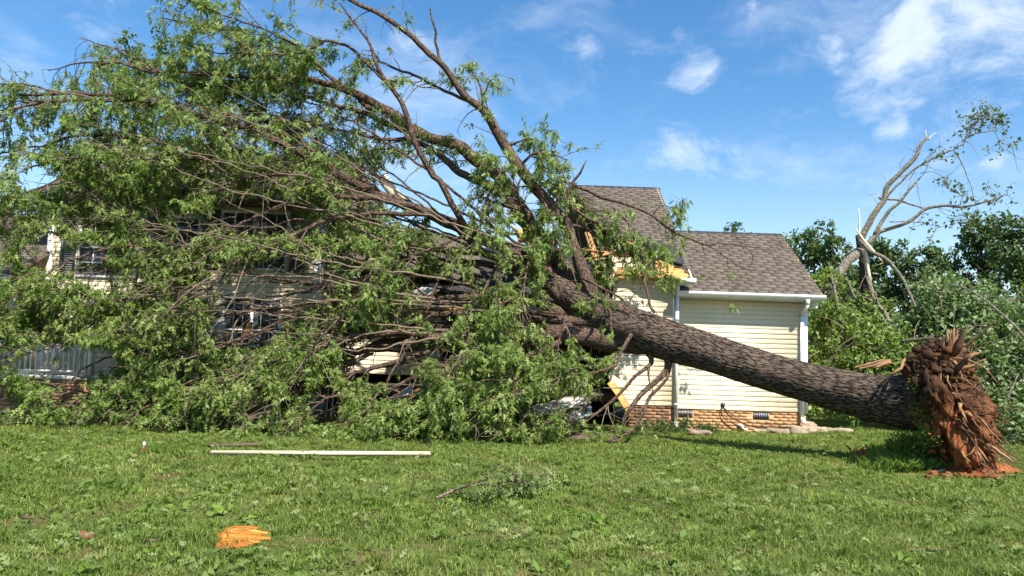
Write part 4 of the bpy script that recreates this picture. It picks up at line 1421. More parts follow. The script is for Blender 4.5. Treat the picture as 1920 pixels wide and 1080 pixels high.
root_tube([(1600, 690, 12.9, .01), (1640, 680, 12.8, .028), (1668, 674, 12.7, .014)], mat='root_wood')
for k in range(230):
    ang = random.choice([random.uniform(-2.9, 1.5), random.uniform(-1.9, -.2)])
    rr_ = random.uniform(.15, .85)
    p0 = rc + (ru * math.cos(ang) + rv * math.sin(ang)) * rr_ * .9 + axis * .22
    d = unit(axis * random.uniform(.4, 1.0) + (ru * math.cos(ang) + rv * math.sin(ang)) * random.uniform(.1, 1.0) + np.array([.1, -.15, -.25]) + RNG.normal(size=3) * .25)
    ln = random.choice([.25, .35, .5, .65, .9])
    pts = grow(p0, d, ln, 7, .10, .2)
    pts[:, 2] = np.maximum(pts[:, 2], .01)
    r0 = random.choice([.008, .01, .014, .02, .03])
    b = Buf()
    tube(b, pts, np.linspace(r0, .002, 8), 6, True, .1, random.random() * 9)
    b.build('root', M[random.choice(['root_wood', 'root_dark', 'root_dark'])], tree, True)
for k in range(34):                            # torn wood shards still attached to the butt
    ang = random.choice([random.uniform(.9, 2.0), random.uniform(-.9, .6)])
    rad_ = random.uniform(.55, .9)
    e = ru * math.cos(ang) + rv * math.sin(ang)
    p0 = rc + e * rad_ * .8 + axis * random.uniform(-.1, .4)
    d = unit(e * random.uniform(.5, 1.0) + axis * random.uniform(.1, .8) + RNG.normal(size=3) * .25)
    ln, w0 = random.uniform(.22, .55), random.uniform(.03, .085)
    if (p0 + d * ln)[2] < .05:
        continue
    sd_ = unit(np.cross(d, RNG.normal(size=3)))
    nn_ = np.cross(d, sd_)
    b = Buf()
    v = []
    for t, f in ((0, 1.0), (.35, 1.05), (.7, .6), (1.0, .06)):
        c = p0 + d * ln * t + nn_ * .04 * t * t
        for sgn, hh in ((-1, .3), (-.3, .55), (1, .25), (.2, -.35)):
            v.append(c + sd_ * sgn * w0 * f * random.uniform(.8, 1.1) + nn_ * hh * w0 * f * random.uniform(.6, 1.1))
    q = [(4 * i + e_, 4 * i + (e_ + 1) % 4, 4 * i + 4 + (e_ + 1) % 4, 4 * i + 4 + e_) for i in range(3) for e_ in range(4)] + [(3, 2, 1, 0), (12, 13, 14, 15)]
    b.add(v, q)
    b.build('shard', M[random.choice(['root_wood', 'root_wood', 'root_dark', 'root_wood'])], tree)
for k in range(330):                           # clods clinging to the plate
    th, ph = math.acos(random.uniform(-.9, 1)), random.uniform(0, 2 * math.pi)
    rim = math.sin(th)
    e = ru * math.cos(ph) + rv * math.sin(ph)
    p0 = rc + e * rim * random.uniform(.75, 1.05) + axis * math.cos(th) * .42
    if p0[2] < -.02:
        continue
    q0 = random.choice([.02, .03, .04, .055, .075])
    clods.append((p0, q0, q0 * random.uniform(.75, 1.1), q0 * random.uniform(.75, 1.3), k * 1.7))
for k in range(26):                            # roots torn out along the ground to the right of the plate
    a_, b3 = random.uniform(1785, 1850), random.uniform(770, 850)
    p0 = np.array(at(a_, b3, 11.35 + random.uniform(-.25, .25)))
    p1 = gnd(random.uniform(1835, 1915), random.uniform(842, 880), .02)
    mid = (p0 + p1) / 2 + np.array([0, 0, random.uniform(.0, .14)]) + RNG.normal(size=3) * .05
    sp_ = spline([p0, mid, p1], .07)
    r0 = random.choice([.008, .012, .018, .026])
    b = Buf()
    tube(b, sp_, np.linspace(r0, .003, len(sp_)), 7, True, .12, random.random() * 9)
    b.build('root', M[random.choice(['root_wood', 'root_dark', 'root_wood'])], tree, True)
for (a_, b3, e_, f_, w0) in ((1778, 690, 1791, 612, .075), (1792, 700, 1806, 650, .06), (1765, 695, 1772, 640, .05), (1800, 705, 1822, 668, .05), (1786, 690, 1797, 632, .05)):
    p0, p1 = at(a_, b3, 11.62), at(e_, f_, 11.5)          # tall splinters at the top of the butt
    b = Buf()
    d = p1 - p0
    sd_ = unit(np.cross(d, (0.2, 1, 0)))
    nn_ = unit(np.cross(d, sd_))
    v = []
    for t, f in ((0, 1.0), (.3, .9), (.65, .5), (.85, .3), (1.0, .03)):
        c = p0 + d * t + sd_ * .02 * math.sin(t * 9)
        for sg, hh in ((-1, .25), (-.2, .5), (1, .2), (.1, -.4)):
            v.append(c + sd_ * sg * w0 * f * random.uniform(.8, 1.15) + nn_ * hh * w0 * f)
    q = [(4 * i + g2, 4 * i + (g2 + 1) % 4, 4 * i + 4 + (g2 + 1) % 4, 4 * i + 4 + g2) for i in range(4) for g2 in range(4)] + [(3, 2, 1, 0), (16, 17, 18, 19)]
    b.add(v, q)
    b.build('shard', M['root_wood'], tree)
hair = Buf()
for k in range(1100):                          # fine root hairs
    th, ph = math.acos(random.uniform(-.7, 1)), random.uniform(0, 2 * math.pi)
    rim = math.sin(th)
    p0 = rc + (ru * math.cos(ph) + rv * math.sin(ph)) * rim * random.uniform(.7, 1.0) + axis * math.cos(th) * .33
    d = unit(p0 - rc + RNG.normal(size=3) * .5 + np.array([0, 0, -.35]))
    pts = grow(p0, d, random.uniform(.06, .24), 3, .2, .45)
    if pts[-1, 2] > .0:
        tube(hair, pts, np.linspace(.0045, .0015, 4), 3, False)
stuff(hair.build('root_hairs', M['root_dark'], tree))

# ------------------------------------------------------------------ foliage helpers for other plants


def leaf_cloud(centres, radii, count, size, tv, tt, mat, name, parent, shell=.5, flat=.75, droop=-.25):
    """leaf clumps spread through lobes; clumps are small irregular bunches with gaps between"""
    b = Buf()
    P, D, S = [], [], []
    vol = np.array([r ** 2 for r in radii])
    vol = vol / vol.sum()
    for c, r, wv_ in zip(centres, radii, vol):
        n = int(count * wv_)
        nc = max(4, int(n / 26))
        d = RNG.normal(size=(nc, 3))
        d /= np.linalg.norm(d, axis=1)[:, None]
        rr = r * RNG.uniform(shell, 1.08, nc) ** .7
        cc = np.asarray(c) + d * rr[:, None] * np.array([1, 1, flat])
        per = 26
        off = RNG.normal(size=(nc, per, 3)) * (.11 * r ** .5)
        pos = (cc[:, None, :] + off).reshape(-1, 3)
        dr = (np.repeat(d, per, axis=0) * .6 + RNG.normal(size=(nc * per, 3)) * .8 + np.array([0, 0, droop]))
        P.append(pos)
        D.append(dr)
        S.append(RNG.uniform(.7, 1.3, len(pos)) * size)
    P, D, S = np.concatenate(P), np.concatenate(D), np.concatenate(S)
    k = P[:, 2] > .03
    leaves(b, P[k], D[k], S[k], tv, tt)
    return stuff(b.build(name, mat, parent))


def bg_tree(px, ytop, Y, width, label, name, mat, lobes=9, count=9000, size=.16, ybot=None, group='trees standing behind the yard', seed=0):
    rs = random.Random(seed * 31 + 5)
    base = at(px, 690, Y)
    base[2] = 0
    top = at(px, ytop, Y)[2]
    t = thing(name, label, 'tree', base, group)
    b = Buf()
    tp_ = [(*base, .16 + .012 * top), (base[0] + rs.uniform(-.2, .2), base[1], top * .4, .12 + .006 * top), (base[0] + rs.uniform(-.3, .3), base[1], top * .86, .03)]
    s = spline(tp_, .3)
    tube(b, s[:, :3], s[:, 3], 10, True, .08, seed)
    b.build('trunk', M['dark_bark'], t, True)
    W = width * Y / F
    C, Rd = [], []
    lb = Buf()
    for k in range(lobes):
        f = (k + .5) / lobes
        z = top * (.22 + .70 * f)
        ww = W * (math.sin(math.pi * (.18 + .78 * f)) ** .8)
        r = (.20 + .12 * rs.random()) * W * (1.1 - .4 * f) + .25
        a = rs.uniform(0, 6.28)
        c = np.array([base[0] + math.cos(a) * ww * .42 * rs.uniform(.4, 1.1), base[1] + math.sin(a) * ww * .4, min(z, top - r * .75)])
        C.append(c)
        Rd.append(r)
        st = np.array([base[0], base[1], max(.4, c[2] - .9)])
        br = spline(np.array([[*st, .06], [*(st * .5 + c * .5 + np.array([0, 0, .15])), .04], [*c, .015]]), .25)
        tube(lb, br[:, :3], br[:, 3], 6, False)
    C.append(np.array([base[0], base[1], top - .12 * W - .3]))
    Rd.append(.16 * W + .3)
    lb.build('branches', M['dark_bark'], t, True)
    leaf_cloud(C, Rd, count, size, OVAL_V, OVAL_T, mat, 'crown', t, .35, .85)
    return t


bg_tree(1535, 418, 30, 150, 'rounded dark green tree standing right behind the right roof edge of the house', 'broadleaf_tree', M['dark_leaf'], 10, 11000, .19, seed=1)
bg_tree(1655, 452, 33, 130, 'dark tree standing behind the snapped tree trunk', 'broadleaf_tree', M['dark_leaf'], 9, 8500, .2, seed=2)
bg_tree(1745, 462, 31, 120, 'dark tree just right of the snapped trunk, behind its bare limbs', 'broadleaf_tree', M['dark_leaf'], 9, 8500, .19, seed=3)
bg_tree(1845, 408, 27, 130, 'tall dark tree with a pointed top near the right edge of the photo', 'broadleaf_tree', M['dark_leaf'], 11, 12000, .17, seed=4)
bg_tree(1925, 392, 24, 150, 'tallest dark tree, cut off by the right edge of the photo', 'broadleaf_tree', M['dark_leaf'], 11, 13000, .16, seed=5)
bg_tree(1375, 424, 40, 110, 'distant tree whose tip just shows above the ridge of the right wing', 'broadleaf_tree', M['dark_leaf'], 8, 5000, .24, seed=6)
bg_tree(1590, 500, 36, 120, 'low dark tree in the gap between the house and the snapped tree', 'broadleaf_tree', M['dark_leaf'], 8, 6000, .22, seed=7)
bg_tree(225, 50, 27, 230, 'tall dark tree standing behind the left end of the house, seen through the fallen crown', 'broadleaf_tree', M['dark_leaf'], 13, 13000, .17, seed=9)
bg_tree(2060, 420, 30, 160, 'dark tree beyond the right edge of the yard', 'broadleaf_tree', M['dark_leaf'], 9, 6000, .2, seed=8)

# ------------------------------------------------------------------ snapped tree at the right
SB = at(1625, 700, 20.5)
SB[2] = 0
snap = thing('snapped_tree', 'broken grey-barked tree with splintered pale wood and mostly bare limbs against the sky', 'tree', SB)
SL, SD = [], []


def slimb(pts, name='branch', mat='grey_bark', sides=12, leafy=0.0, tip=False):
    p = np.array([[*at(a, b_, c), r] for a, b_, c, r in pts])
    s = spline(p, .10)
    n = len(s)
    for i in range(n):
        s[i, :3] += np.array([mnoise.noise(Vector((i * .3, pts[0][0] * .9, c * 5.0))) for c in range(3)]) * .03 * min(1, i / 4)
    s[:, 2] = np.maximum(s[:, 2], .02)
    b = Buf()
    tube(b, s[:, :3], np.maximum(s[:, 3] * .58, .004), sides, True, .10, random.random() * 9)
    o = b.build(name, M[mat], snap, True)
    if name == 'branch' and len(pts) > 4:                    # bare twigs along the limb
        for m in range(int(n / 3)):
            i = random.randint(n // 3, n - 1)
            g_ = grow(s[i, :3], unit(RNG.normal(size=3) + unit(s[-1, :3] - s[0, :3])), RNG.uniform(.2, .9), 5, .02, .25)
            tube(stw, g_, np.linspace(.009, .0025, 6), 4, False)
    if leafy:
        tips = np.linspace(.45, 1, int(9 * leafy) + 2)
        for t in tips:
            i = int(t * (n - 1))
            for m in range(2):
                d = unit(RNG.normal(size=3) + np.array([0, 0, .1]))
                g_ = grow(s[i, :3], d, RNG.uniform(.15, .5), 3, .05, .3)
                tube(stw, g_, np.linspace(.008, .003, 4), 4, False)
                for q in (g_[2], g_[3]):
                    k = RNG.integers(2, 5)
                    SL.append(q + RNG.normal(size=(k, 3)) * .085)
                    SD.append(RNG.normal(size=(k, 3)) + np.array([0, 0, -.3]))
    return o


stw = Buf()
YS = 20.5
slimb([(1628, 790, YS, .30), (1630, 700, YS, .27), (1627, 640, YS, .24), (1622, 560, YS, .22), (1618, 490, YS, .19), (1612, 455, YS, .17), (1608, 440, YS, .10)], 'trunk', 'dark_bark', 20)
slimb([(1615, 470, YS, .20), (1590, 490, YS - .3, .21), (1568, 525, YS - .6, .20), (1550, 560, YS - .8, .16), (1552, 610, YS - .9, .11), (1572, 660, YS - 1, .09), (1580, 690, YS - 1, .07)], sides=16)
slimb([(1612, 470, YS, .17), (1618, 440, YS, .15), (1640, 400, YS, .135), (1657, 375, YS, .125), (1664, 350, YS, .115), (1690, 322, YS - .1, .10), (1712, 300, YS - .2, .09), (1728, 270, YS - .2, .075), (1738, 257, YS - .2, .06)], sides=14)
slimb([(1655, 380, YS, .06), (1672, 358, YS - .1, .055), (1705, 325, YS - .2, .05), (1740, 302, YS - .3, .045), (1785, 280, YS - .4, .035), (1805, 270, YS - .4, .028), (1815, 255, YS - .4, .022), (1860, 245, YS - .5, .015), (1872, 248, YS - .5, .01)], leafy=0)
slimb([(1805, 275, YS - .4, .02), (1815, 245, YS - .4, .015), (1825, 228, YS - .4, .01)], sides=6, leafy=.5)
slimb([(1815, 255, YS - .4, .018), (1840, 215, YS - .4, .014), (1850, 208, YS - .4, .009)], sides=6, leafy=1.0)
slimb([(1862, 245, YS - .5, .014), (1868, 228, YS - .5, .012), (1885, 222, YS - .5, .007)], sides=6, leafy=.9)
slimb([(1865, 246, YS - .5, .014), (1872, 262, YS - .5, .012), (1880, 280, YS - .5, .01), (1898, 275, YS - .5, .006), (1904, 268, YS - .5, .005)], sides=6, leafy=.3)
slimb([(1640, 440, YS, .10), (1660, 405, YS, .085), (1685, 380, YS - .1, .07), (1710, 350, YS - .2, .055), (1730, 328, YS - .2, .02)], mat='grey_bark')
slimb([(1625, 460, YS, .12), (1650, 435, YS, .10), (1700, 418, YS - .2, .085), (1735, 392, YS - .3, .075), (1765, 386, YS - .4, .07), (1810, 386, YS - .5, .055), (1850, 378, YS - .6, .04), (1872, 370, YS - .6, .02), (1885, 362, YS - .6, .01)], leafy=.0)
slimb([(1648, 372, YS, .05), (1690, 377, YS - .1, .045), (1730, 390, YS - .3, .04)], sides=8)
slimb([(1788, 283, YS - .4, .03), (1800, 300, YS - .4, .026), (1815, 335, YS - .5, .022), (1830, 380, YS - .6, .016)], sides=7)
slimb([(1725, 325, YS - .3, .02), (1750, 322, YS - .4, .015), (1775, 340, YS - .4, .012), (1780, 355, YS - .4, .01), (1830, 378, YS - .6, .008)], sides=6, leafy=.7)
slimb([(1765, 300, YS - .4, .015), (1768, 285, YS - .4, .01)], sides=6, leafy=.3)
slimb([(1860, 375, YS - .6, .02), (1880, 368, YS - .6, .012), (1888, 366, YS - .6, .008)], sides=6, leafy=.4)
slimb([(1800, 390, YS - .5, .02), (1812, 405, YS - .5, .015), (1825, 425, YS - .5, .01)], sides=6, leafy=.9)
slimb([(1668, 416, YS - .2, .03), (1710, 416, YS - .3, .02), (1755, 424, YS - .4, .012), (1745, 445, YS - .5, .008)], sides=6, leafy=.4)
# torn limbs hanging from the break
slimb([(1612, 450, YS - .2, .10), (1632, 470, YS - .4, .09), (1665, 488, YS - .6, .08), (1695, 530, YS - .8, .07), (1720, 580, YS - 1, .06), (1742, 630, YS - 1.2, .05), (1750, 680, YS - 1.2, .03)])
slimb([(1628, 520, YS - .3, .11), (1640, 560, YS - .6, .10), (1670, 605, YS - .9, .095), (1700, 640, YS - 1.2, .09), (1725, 675, YS - 1.6, .08)])
slimb([(1585, 520, YS - .5, .05), (1605, 560, YS - .6, .06), (1622, 585, YS - .6, .05)], mat='grey_bark')
# splinters
for (pts) in ([(1611, 440, YS - .15, .05), (1611, 415, YS - .15, .04), (1610, 390, YS - .15, .012)], [(1604, 430, YS - .2, .03), (1625, 455, YS - .3, .06), (1645, 480, YS - .4, .05), (1655, 490, YS - .4, .02)],
              [(1622, 468, YS - .25, .07), (1628, 500, YS - .3, .09), (1632, 540, YS - .3, .05), (1634, 555, YS - .3, .02)], [(1738, 262, YS - .2, .035), (1736, 250, YS - .2, .02), (1735, 244, YS - .2, .006)],
              [(1740, 262, YS - .2, .04), (1747, 254, YS - .2, .02), (1756, 248, YS - .2, .006)], [(1652, 372, YS - .1, .04), (1648, 366, YS - .12, .03), (1646, 372, YS - .12, .015)],
              [(1635, 500, YS - .35, .02), (1648, 496, YS - .4, .014), (1656, 492, YS - .4, .005)], [(1636, 512, YS - .35, .02), (1650, 514, YS - .4, .01)]):
    slimb(pts, 'splinter', 'pale_wood', 6)
stuff(stw.build('twigs', M['twig'], snap, True))
slv = Buf()
SL, SD = np.concatenate(SL), np.concatenate(SD)
leaves(slv, SL, SD, RNG.uniform(.09, .15, len(SL)), OVAL_V, OVAL_T)
stuff(slv.build('leaves', M['dark_leaf'], snap))

# fallen tops and brush between the house and the right edge -----------


def brush(name, label, spots, count, size, mat, limbs=()):
    c0 = np.mean([at(a, b_, Y) for a, b_, Y, r in spots], axis=0)
    c0[2] = 0
    t = thing(name, label, 'fallen treetop', c0)
    C = [at(a, b_, Y) for a, b_, Y, r in spots]
    Rd = [r for *_, r in spots]
    leaf_cloud(C, Rd, count, size, OVAL_V, OVAL_T, mat, 'leaves', t, .15, .8, -.35)
    for pts in limbs:
        s = spline(np.array([[*at(a, b_, c), r] for a, b_, c, r in pts]), .12)
        s[:, 2] = np.maximum(s[:, 2], .02)
        b = Buf()
        tube(b, s[:, :3], s[:, 3], 9, True, .08, random.random() * 9)
        b.build('branch', M['grey_bark'], t, True)
    tw = Buf()
    for c, r in zip(C, Rd):
        for k in range(int(16 * r)):
            p = c + RNG.normal(size=3) * r * .5
            g_ = grow(p, RNG.normal(size=3), RNG.uniform(.4, 1.2), 5, .05, .25)
            if g_[:, 2].min() > .02:
                tube(tw, g_, np.linspace(.018, .005, 6), 4, False)
    stuff(tw.build('twigs', M['twig'], t, True))
    return t


brush('fallen_treetop', 'leafy fallen treetop heaped against the right corner of the house', [(1550, 600, 19.5, .8), (1570, 680, 19, .8), (1545, 740, 18.4, .6), (1590, 745, 18.5, .6), (1610, 640, 19.2, .8), (1560, 540, 20, .6), (1660, 660, 19, .9), (1630, 590, 20.2, .7), (1650, 740, 18.5, .6), (1700, 700, 18.6, .8)], 13000, .13, M['oak_leaf'],
      [[(1560, 520, 19.6, .04), (1575, 600, 19.3, .05), (1590, 680, 18.8, .05)], [(1610, 600, 19.5, .025), (1560, 640, 18.9, .012)]])
brush('fallen_treetop', 'pale-leaved fallen treetop piled behind the upturned root plate', [(1740, 600, 19.6, 1.0), (1800, 580, 19.3, 1.1), (1860, 610, 18.8, 1.2), (1915, 640, 18.2, 1.1), (1760, 540, 20.3, .7), (1820, 660, 18.2, 1.0), (1880, 700, 17.5, 1.0), (1930, 730, 17, 1.0), (1850, 760, 16.6, .7), (1900, 790, 16, .6), (1960, 680, 17.4, 1.1), (1780, 690, 18, .9)], 26000, .125, M['pale_leaf'],
      [[(1760, 530, 19.4, .02), (1820, 545, 18.2, .022), (1880, 590, 17.2, .025), (1920, 630, 16.6, .028), (1960, 690, 16, .03)], [(1690, 640, 18.6, .03), (1760, 635, 17.8, .04), (1800, 660, 17.3, .02)],
       [(1840, 790, 16, .02), (1880, 760, 15.8, .03), (1910, 700, 15.8, .012)]])
for i, (px, Y, lab) in enumerate(((1300, 16.4, 'dark low shrub at the foot of the corner downspout'), (1225, 16.3, 'small leafy shrub beside the brown brick foundation'))):
    c = at(px, 800, Y)
    c[2] = 0
    t = thing('shrub', lab, 'shrub', c)
    leaf_cloud([c + np.array([-.2, 0, .12]), c + np.array([.15, -.1, .1]), c + np.array([.4, 0, .08])], [.2, .22, .16], 900, .06, OVAL_V, OVAL_T, M['dark_leaf'], 'leaves', t, .1, .7)
    sb = Buf()
    for k in range(8):
        g_ = grow(c + np.array([random.uniform(-.3, .4), 0, 0]), np.array([random.uniform(-.6, .6), -.2, .8]), .4, 4, .05, .2)
        tube(sb, g_, np.linspace(.01, .003, 5), 4, False)
    stuff(sb.build('stems', M['old_wood'], t))

# ------------------------------------------------------------------ debris, each piece a thing


def single(name, label, cat, mat, make, group=None, smooth=False, base=None):
    b = Buf()
    make(b)
    allv = np.concatenate(b.v)
    c = allv.mean(0)
    c[2] = allv[:, 2].min()
    if base is not None:
        c = base
    o = b.build(name, M[mat], None, smooth, tuple(float(x) for x in c))
    return tag(o, label, cat, group)


def ragged_plank(b, a, c, w_, t_, up, jag=.06, n=7):
    """board whose ends are broken into uneven teeth"""
    a, c = np.asarray(a, float), np.asarray(c, float)
    d = unit(c - a)
    s = unit(np.cross(d, up))
    u = unit(np.cross(s, d))
    top, bot = [], []
    for k in range(n):
        f = (k / (n - 1) - .5) * w_
        la, lc = random.uniform(0, jag), random.uniform(0, jag)
        top.append((a + s * f - d * la, c + s * f + d * lc))
    v = []
    for p, q in top:
        v += [p + u * t_ / 2, q + u * t_ / 2, q - u * t_ / 2, p - u * t_ / 2]
    q = []
    for k in range(n - 1):
        i, j = 4 * k, 4 * (k + 1)
        q += [(i, i + 1, j + 1, j), (i + 3, j + 3, j + 2, i + 2), (i + 1, i + 2, j + 2, j + 1), (i, j, j + 3, i + 3)]
    q += [(0, 3, 2, 1), (4 * n - 4, 4 * n - 3, 4 * n - 2, 4 * n - 1)]
    b.add(v, q)


single('board', 'long cream board lying flat across the grass in front of the crown', 'board', 'cream_board', lambda b: ragged_plank(b, gnd(404, 849, .06), gnd(798, 851, .06), .06, .05, (0, -.3, .95), .10))
single('board', 'short dark weathered board in the grass just behind the long cream board', 'board', 'old_wood', lambda b: ragged_plank(b, gnd(408, 835, .06), gnd(478, 833, .06), .12, .04, (0, 0, 1), .15))
single('board', 'white board lying on the ground below the porch railing', 'board', 'white_board', lambda b: ragged_plank(b, gnd(54, 781, .08), gnd(126, 774, .08), .16, .05, (0, -.6, .8), .04))


def chunk(b):
    # layered slab that split along the grain: strips of different length and height, ends torn
    a0, a1 = gnd(404, 1030) * np.array([1, 1, 0]), gnd(420, 996) * np.array([1, 1, 0])
    g0 = unit((gnd(502, 1008) - gnd(404, 1016)) * np.array([1, 1, 0]))
    n = 15
    for k in range(n):
        f = (k + .5) / n
        o = a0 + (a1 - a0) * f
        o = o + g0 * (random.uniform(-.03, .05) + .05 * abs(f - .45))
        L = (.22 + .13 * math.sin(f * math.pi * .95)) * random.choice([.62, .8, .95, 1.05, 1.15]) + .08 * f
        w_ = np.linalg.norm(a1 - a0) / n * random.uniform(.7, 1.9)
        h = .024 + .024 * math.sin(f * 3.1) + random.uniform(-.012, .012)
        sdir = np.array([-g0[1], g0[0], 0])
        m = 7
        v = []
        for i in range(m):
            t = i / (m - 1)
            taper = 1 - .75 * max(0, t - .72) / .28 - .5 * max(0, .12 - t) / .12
            c = o + g0 * (L * t) + sdir * random.uniform(-.004, .004)
            hh = h * (1 - .35 * t * t) * (.5 + .5 * taper) + random.uniform(-.004, .004)
            v += [c - sdir * w_ / 2 * taper, c - sdir * w_ / 2 * taper * .8 + np.array([0, 0, hh]), c + sdir * w_ / 2 * taper * .8 + np.array([0, 0, hh * random.uniform(.9, 1.05)]), c + sdir * w_ / 2 * taper]
        q = []
        for i in range(m - 1):
            for e in range(3):
                q.append((4 * i + e, 4 * i + 4 + e, 4 * i + 5 + e, 4 * i + 1 + e))
        q += [(0, 1, 2, 3), (4 * m - 1, 4 * m - 2, 4 * m - 3, 4 * m - 4)]
        b.add(v, q, rnd=random.random())


single('wood_chunk', 'bright orange splintered slab of fresh wood lying in the near grass', 'wood chunk', 'split_wood', chunk)


def pebble(b, c, sx, sy, sz, seed, nu=14, nv2=8):
    v = []
    for i in range(nv2 + 1):
        th = math.pi * i / nv2
        for j in range(nu):
            ph = 2 * math.pi * j / nu
            d = Vector((math.sin(th) * math.cos(ph), math.sin(th) * math.sin(ph), math.cos(th)))
            k = 1 + .40 * mnoise.noise(d * 1.6 + Vector((seed, 0, 0))) + .22 * mnoise.noise(d * 4 + Vector((seed, 0, 0))) + .08 * mnoise.noise(d * 11 + Vector((seed, 0, 0)))
            v.append(np.array(c) + np.array([d.x * sx, d.y * sy, max(-.6, min(.7, d.z * 1.3)) * sz]) * k)
    ix_ = np.arange((nv2 + 1) * nu).reshape(nv2 + 1, nu)
    j2_ = np.roll(np.arange(nu), -1)
    b.add(v, np.stack([ix_[:-1], ix_[1:], ix_[1:][:, j2_], ix_[:-1][:, j2_]], axis=-1).reshape(-1, 4))


single('clay_clod', 'small reddish clod of clay in the grass at the lower left', 'clod', 'clod', lambda b: pebble(b, gnd(158, 1010) * np.array([1, 1, 0]) + np.array([0, 0, .02]), .075, .05, .045, 2), smooth=True)

stone_specs = [(1460, 813, .32, .16, .13, 'flat pale flagstone at the left end of the stones by the wing'), (1497, 811, .27, .16, .18, 'dark grey flagstone leaning on the pale one by the wing corner'), (1532, 811, .28, .17, .15, 'tan flagstone in the middle of the row below the corner downspout'),
               (1572, 812, .30, .16, .14, 'tan flagstone at the right end of the row beside the wing corner'), (1512, 806, .22, .14, .24, 'upright dark stone tucked against the wing corner behind the flagstones'), (1426, 812, .16, .1, .10, 'small pale stone just left of the flagstones'),
               (1310, 816, .26, .14, .13, 'pale stone half hidden in the shrub by the corner downspout')]
for k, (px, py, sx, sy, sz, lab) in enumerate(stone_specs):
    p = gnd(px, py)
    single('stone', lab, 'stone', 'stone', lambda b: pebble(b, (p[0], p[1], sz * .3), sx, sy, sz * .72, k * 3.3, 22, 12), 'flat stones along the wing foundation', True)
sp = gnd(1388, 806)
single('splash_block', 'small white bent piece of downspout lying by the wing foundation', 'downspout piece', 'white_trim', lambda b: (bar(b, (sp[0] - .05, sp[1] - .1, .13), (sp[0] + .06, sp[1] - .25, .03), .13, .03), bar(b, (sp[0] - .05, sp[1] + .05, .16), (sp[0] - .05, sp[1] - .1, .135), .13, .03)))

mk = gnd(268, 851)
mt = thing('survey_stake', 'short reddish stake with a white cap standing in the grass before the crown', 'stake', (mk[0], mk[1], 0))
sb = Buf()
tube(sb, [(mk[0], mk[1], -.02), (mk[0], mk[1], .07), (mk[0] + .005, mk[1], .10)], [.022, .022, .02], 10)
sb.build('stake', M['red_paint'], mt, True)
sb = Buf()
tube(sb, [(mk[0] + .005, mk[1], .101), (mk[0] + .006, mk[1], .15), (mk[0] + .006, mk[1], .17)], [.02, .02, .014], 10)
sb.build('cap', M['white_trim'], mt, True)

# boards, panels and sheets in and under the crown
tilted = [('board', 'pale board sticking up at a slant between the limbs high above the crushed roof', 'board', 'pale_wood', [(707, 338, 15.9), (724, 326, 15.9), (770, 385, 16.0), (748, 388, 16.0)], .03),
          ('door_panel', 'white panel fallen at a slant onto the leaves under the trunk', 'panel', 'white_board', [(986, 770, 14.5), (1040, 752, 14.9), (1100, 742, 14.9), (1108, 756, 14.6), (1052, 770, 14.4), (992, 788, 14.3)], .03),
          ('sheet_metal', 'grey metal sheet lying below the slanted white panel', 'sheet', 'steel', [(1055, 770, 14.6), (1105, 757, 14.7), (1112, 778, 14.5), (1062, 795, 14.4)], .01),
          ('ceiling_panel', 'white ceiling panel wedged under the limbs in the crushed middle', 'panel', 'white_board', [(770, 548, 17.2), (808, 533, 17.2), (830, 540, 17.0), (815, 552, 17.0), (772, 556, 17.1)], .02),
          ('plywood_sheet', 'curled tan plywood torn loose below the broken wall end', 'plywood', 'osb', [(1138, 720, 16.3), (1150, 716, 16.6), (1186, 768, 16.5), (1180, 782, 16.2)], .025),
          ('wall_panel', 'tan broken wall panel leaning out beside the curled plywood', 'panel', 'cream_board', [(1140, 700, 16.7), (1168, 716, 16.8), (1180, 735, 16.7), (1142, 722, 16.5)], .02),
          ('plywood_sheet', 'small orange piece of plywood beside the lower window', 'plywood', 'osb', [(452, 630, 16.8), (464, 606, 17.0), (475, 606, 17.0), (466, 632, 16.8)], .02),
          ('wall_panel', 'white panel hanging askew left of the lower window', 'panel', 'white_board', [(390, 608, 16.9), (425, 600, 17.1), (420, 632, 16.9), (382, 640, 16.8)], .02),
          ('board', 'white board propped on its end under the lower window', 'board', 'white_board', [(444, 652, 16.6), (452, 642, 16.7), (455, 644, 16.7), (450, 655, 16.6)], .03),
          ('insulation_sheet', 'crumpled grey sheet over an orange board at the foot of the shaded wall', 'sheet', 'fabric', [(728, 756, 16.0), (748, 738, 16.3), (776, 726, 16.4), (768, 738, 16.1), (745, 752, 15.9)], .03),
          ('plywood_sheet', 'orange board under the crumpled grey sheet', 'plywood', 'osb', [(748, 752, 16.3), (785, 728, 16.5), (790, 738, 16.3), (755, 758, 16.2)], .02),
          ('board', 'white broken end of a board standing by the crumpled grey sheet', 'board', 'white_board', [(716, 740, 15.2), (722, 728, 15.3), (732, 732, 15.3), (726, 747, 15.2)], .03),
          ('board', 'long brown board lying aslant in front of the dark crawl space', 'board', 'old_wood', [(770, 762, 16.0), (845, 728, 16.4), (848, 735, 16.3), (776, 768, 15.9)], .04),
          ('door_frame', 'white splintered door frame leaning left of the slanted panel', 'door frame', 'white_board', [(955, 700, 15.4), (963, 695, 15.5), (975, 735, 15.3), (966, 738, 15.2)], .05),
          ('board', 'cream strip of siding caught above the lower limbs', 'board', 'cream_board', [(988, 578, 15.9), (1028, 574, 16.0), (1030, 584, 15.9), (990, 585, 15.8)], .02),
          ('sheet', 'grey sheet under the lower limbs beside the shaded wall', 'sheet', 'fabric', [(790, 660, 16.9), (806, 650, 17.0), (815, 665, 16.9), (800, 682, 16.8)], .02)]
for name, lab, cat, m, poly, th in tilted:
    single(name, lab, cat, m, lambda b: slab(b, [at(*p) for p in poly], th, .012, 3))
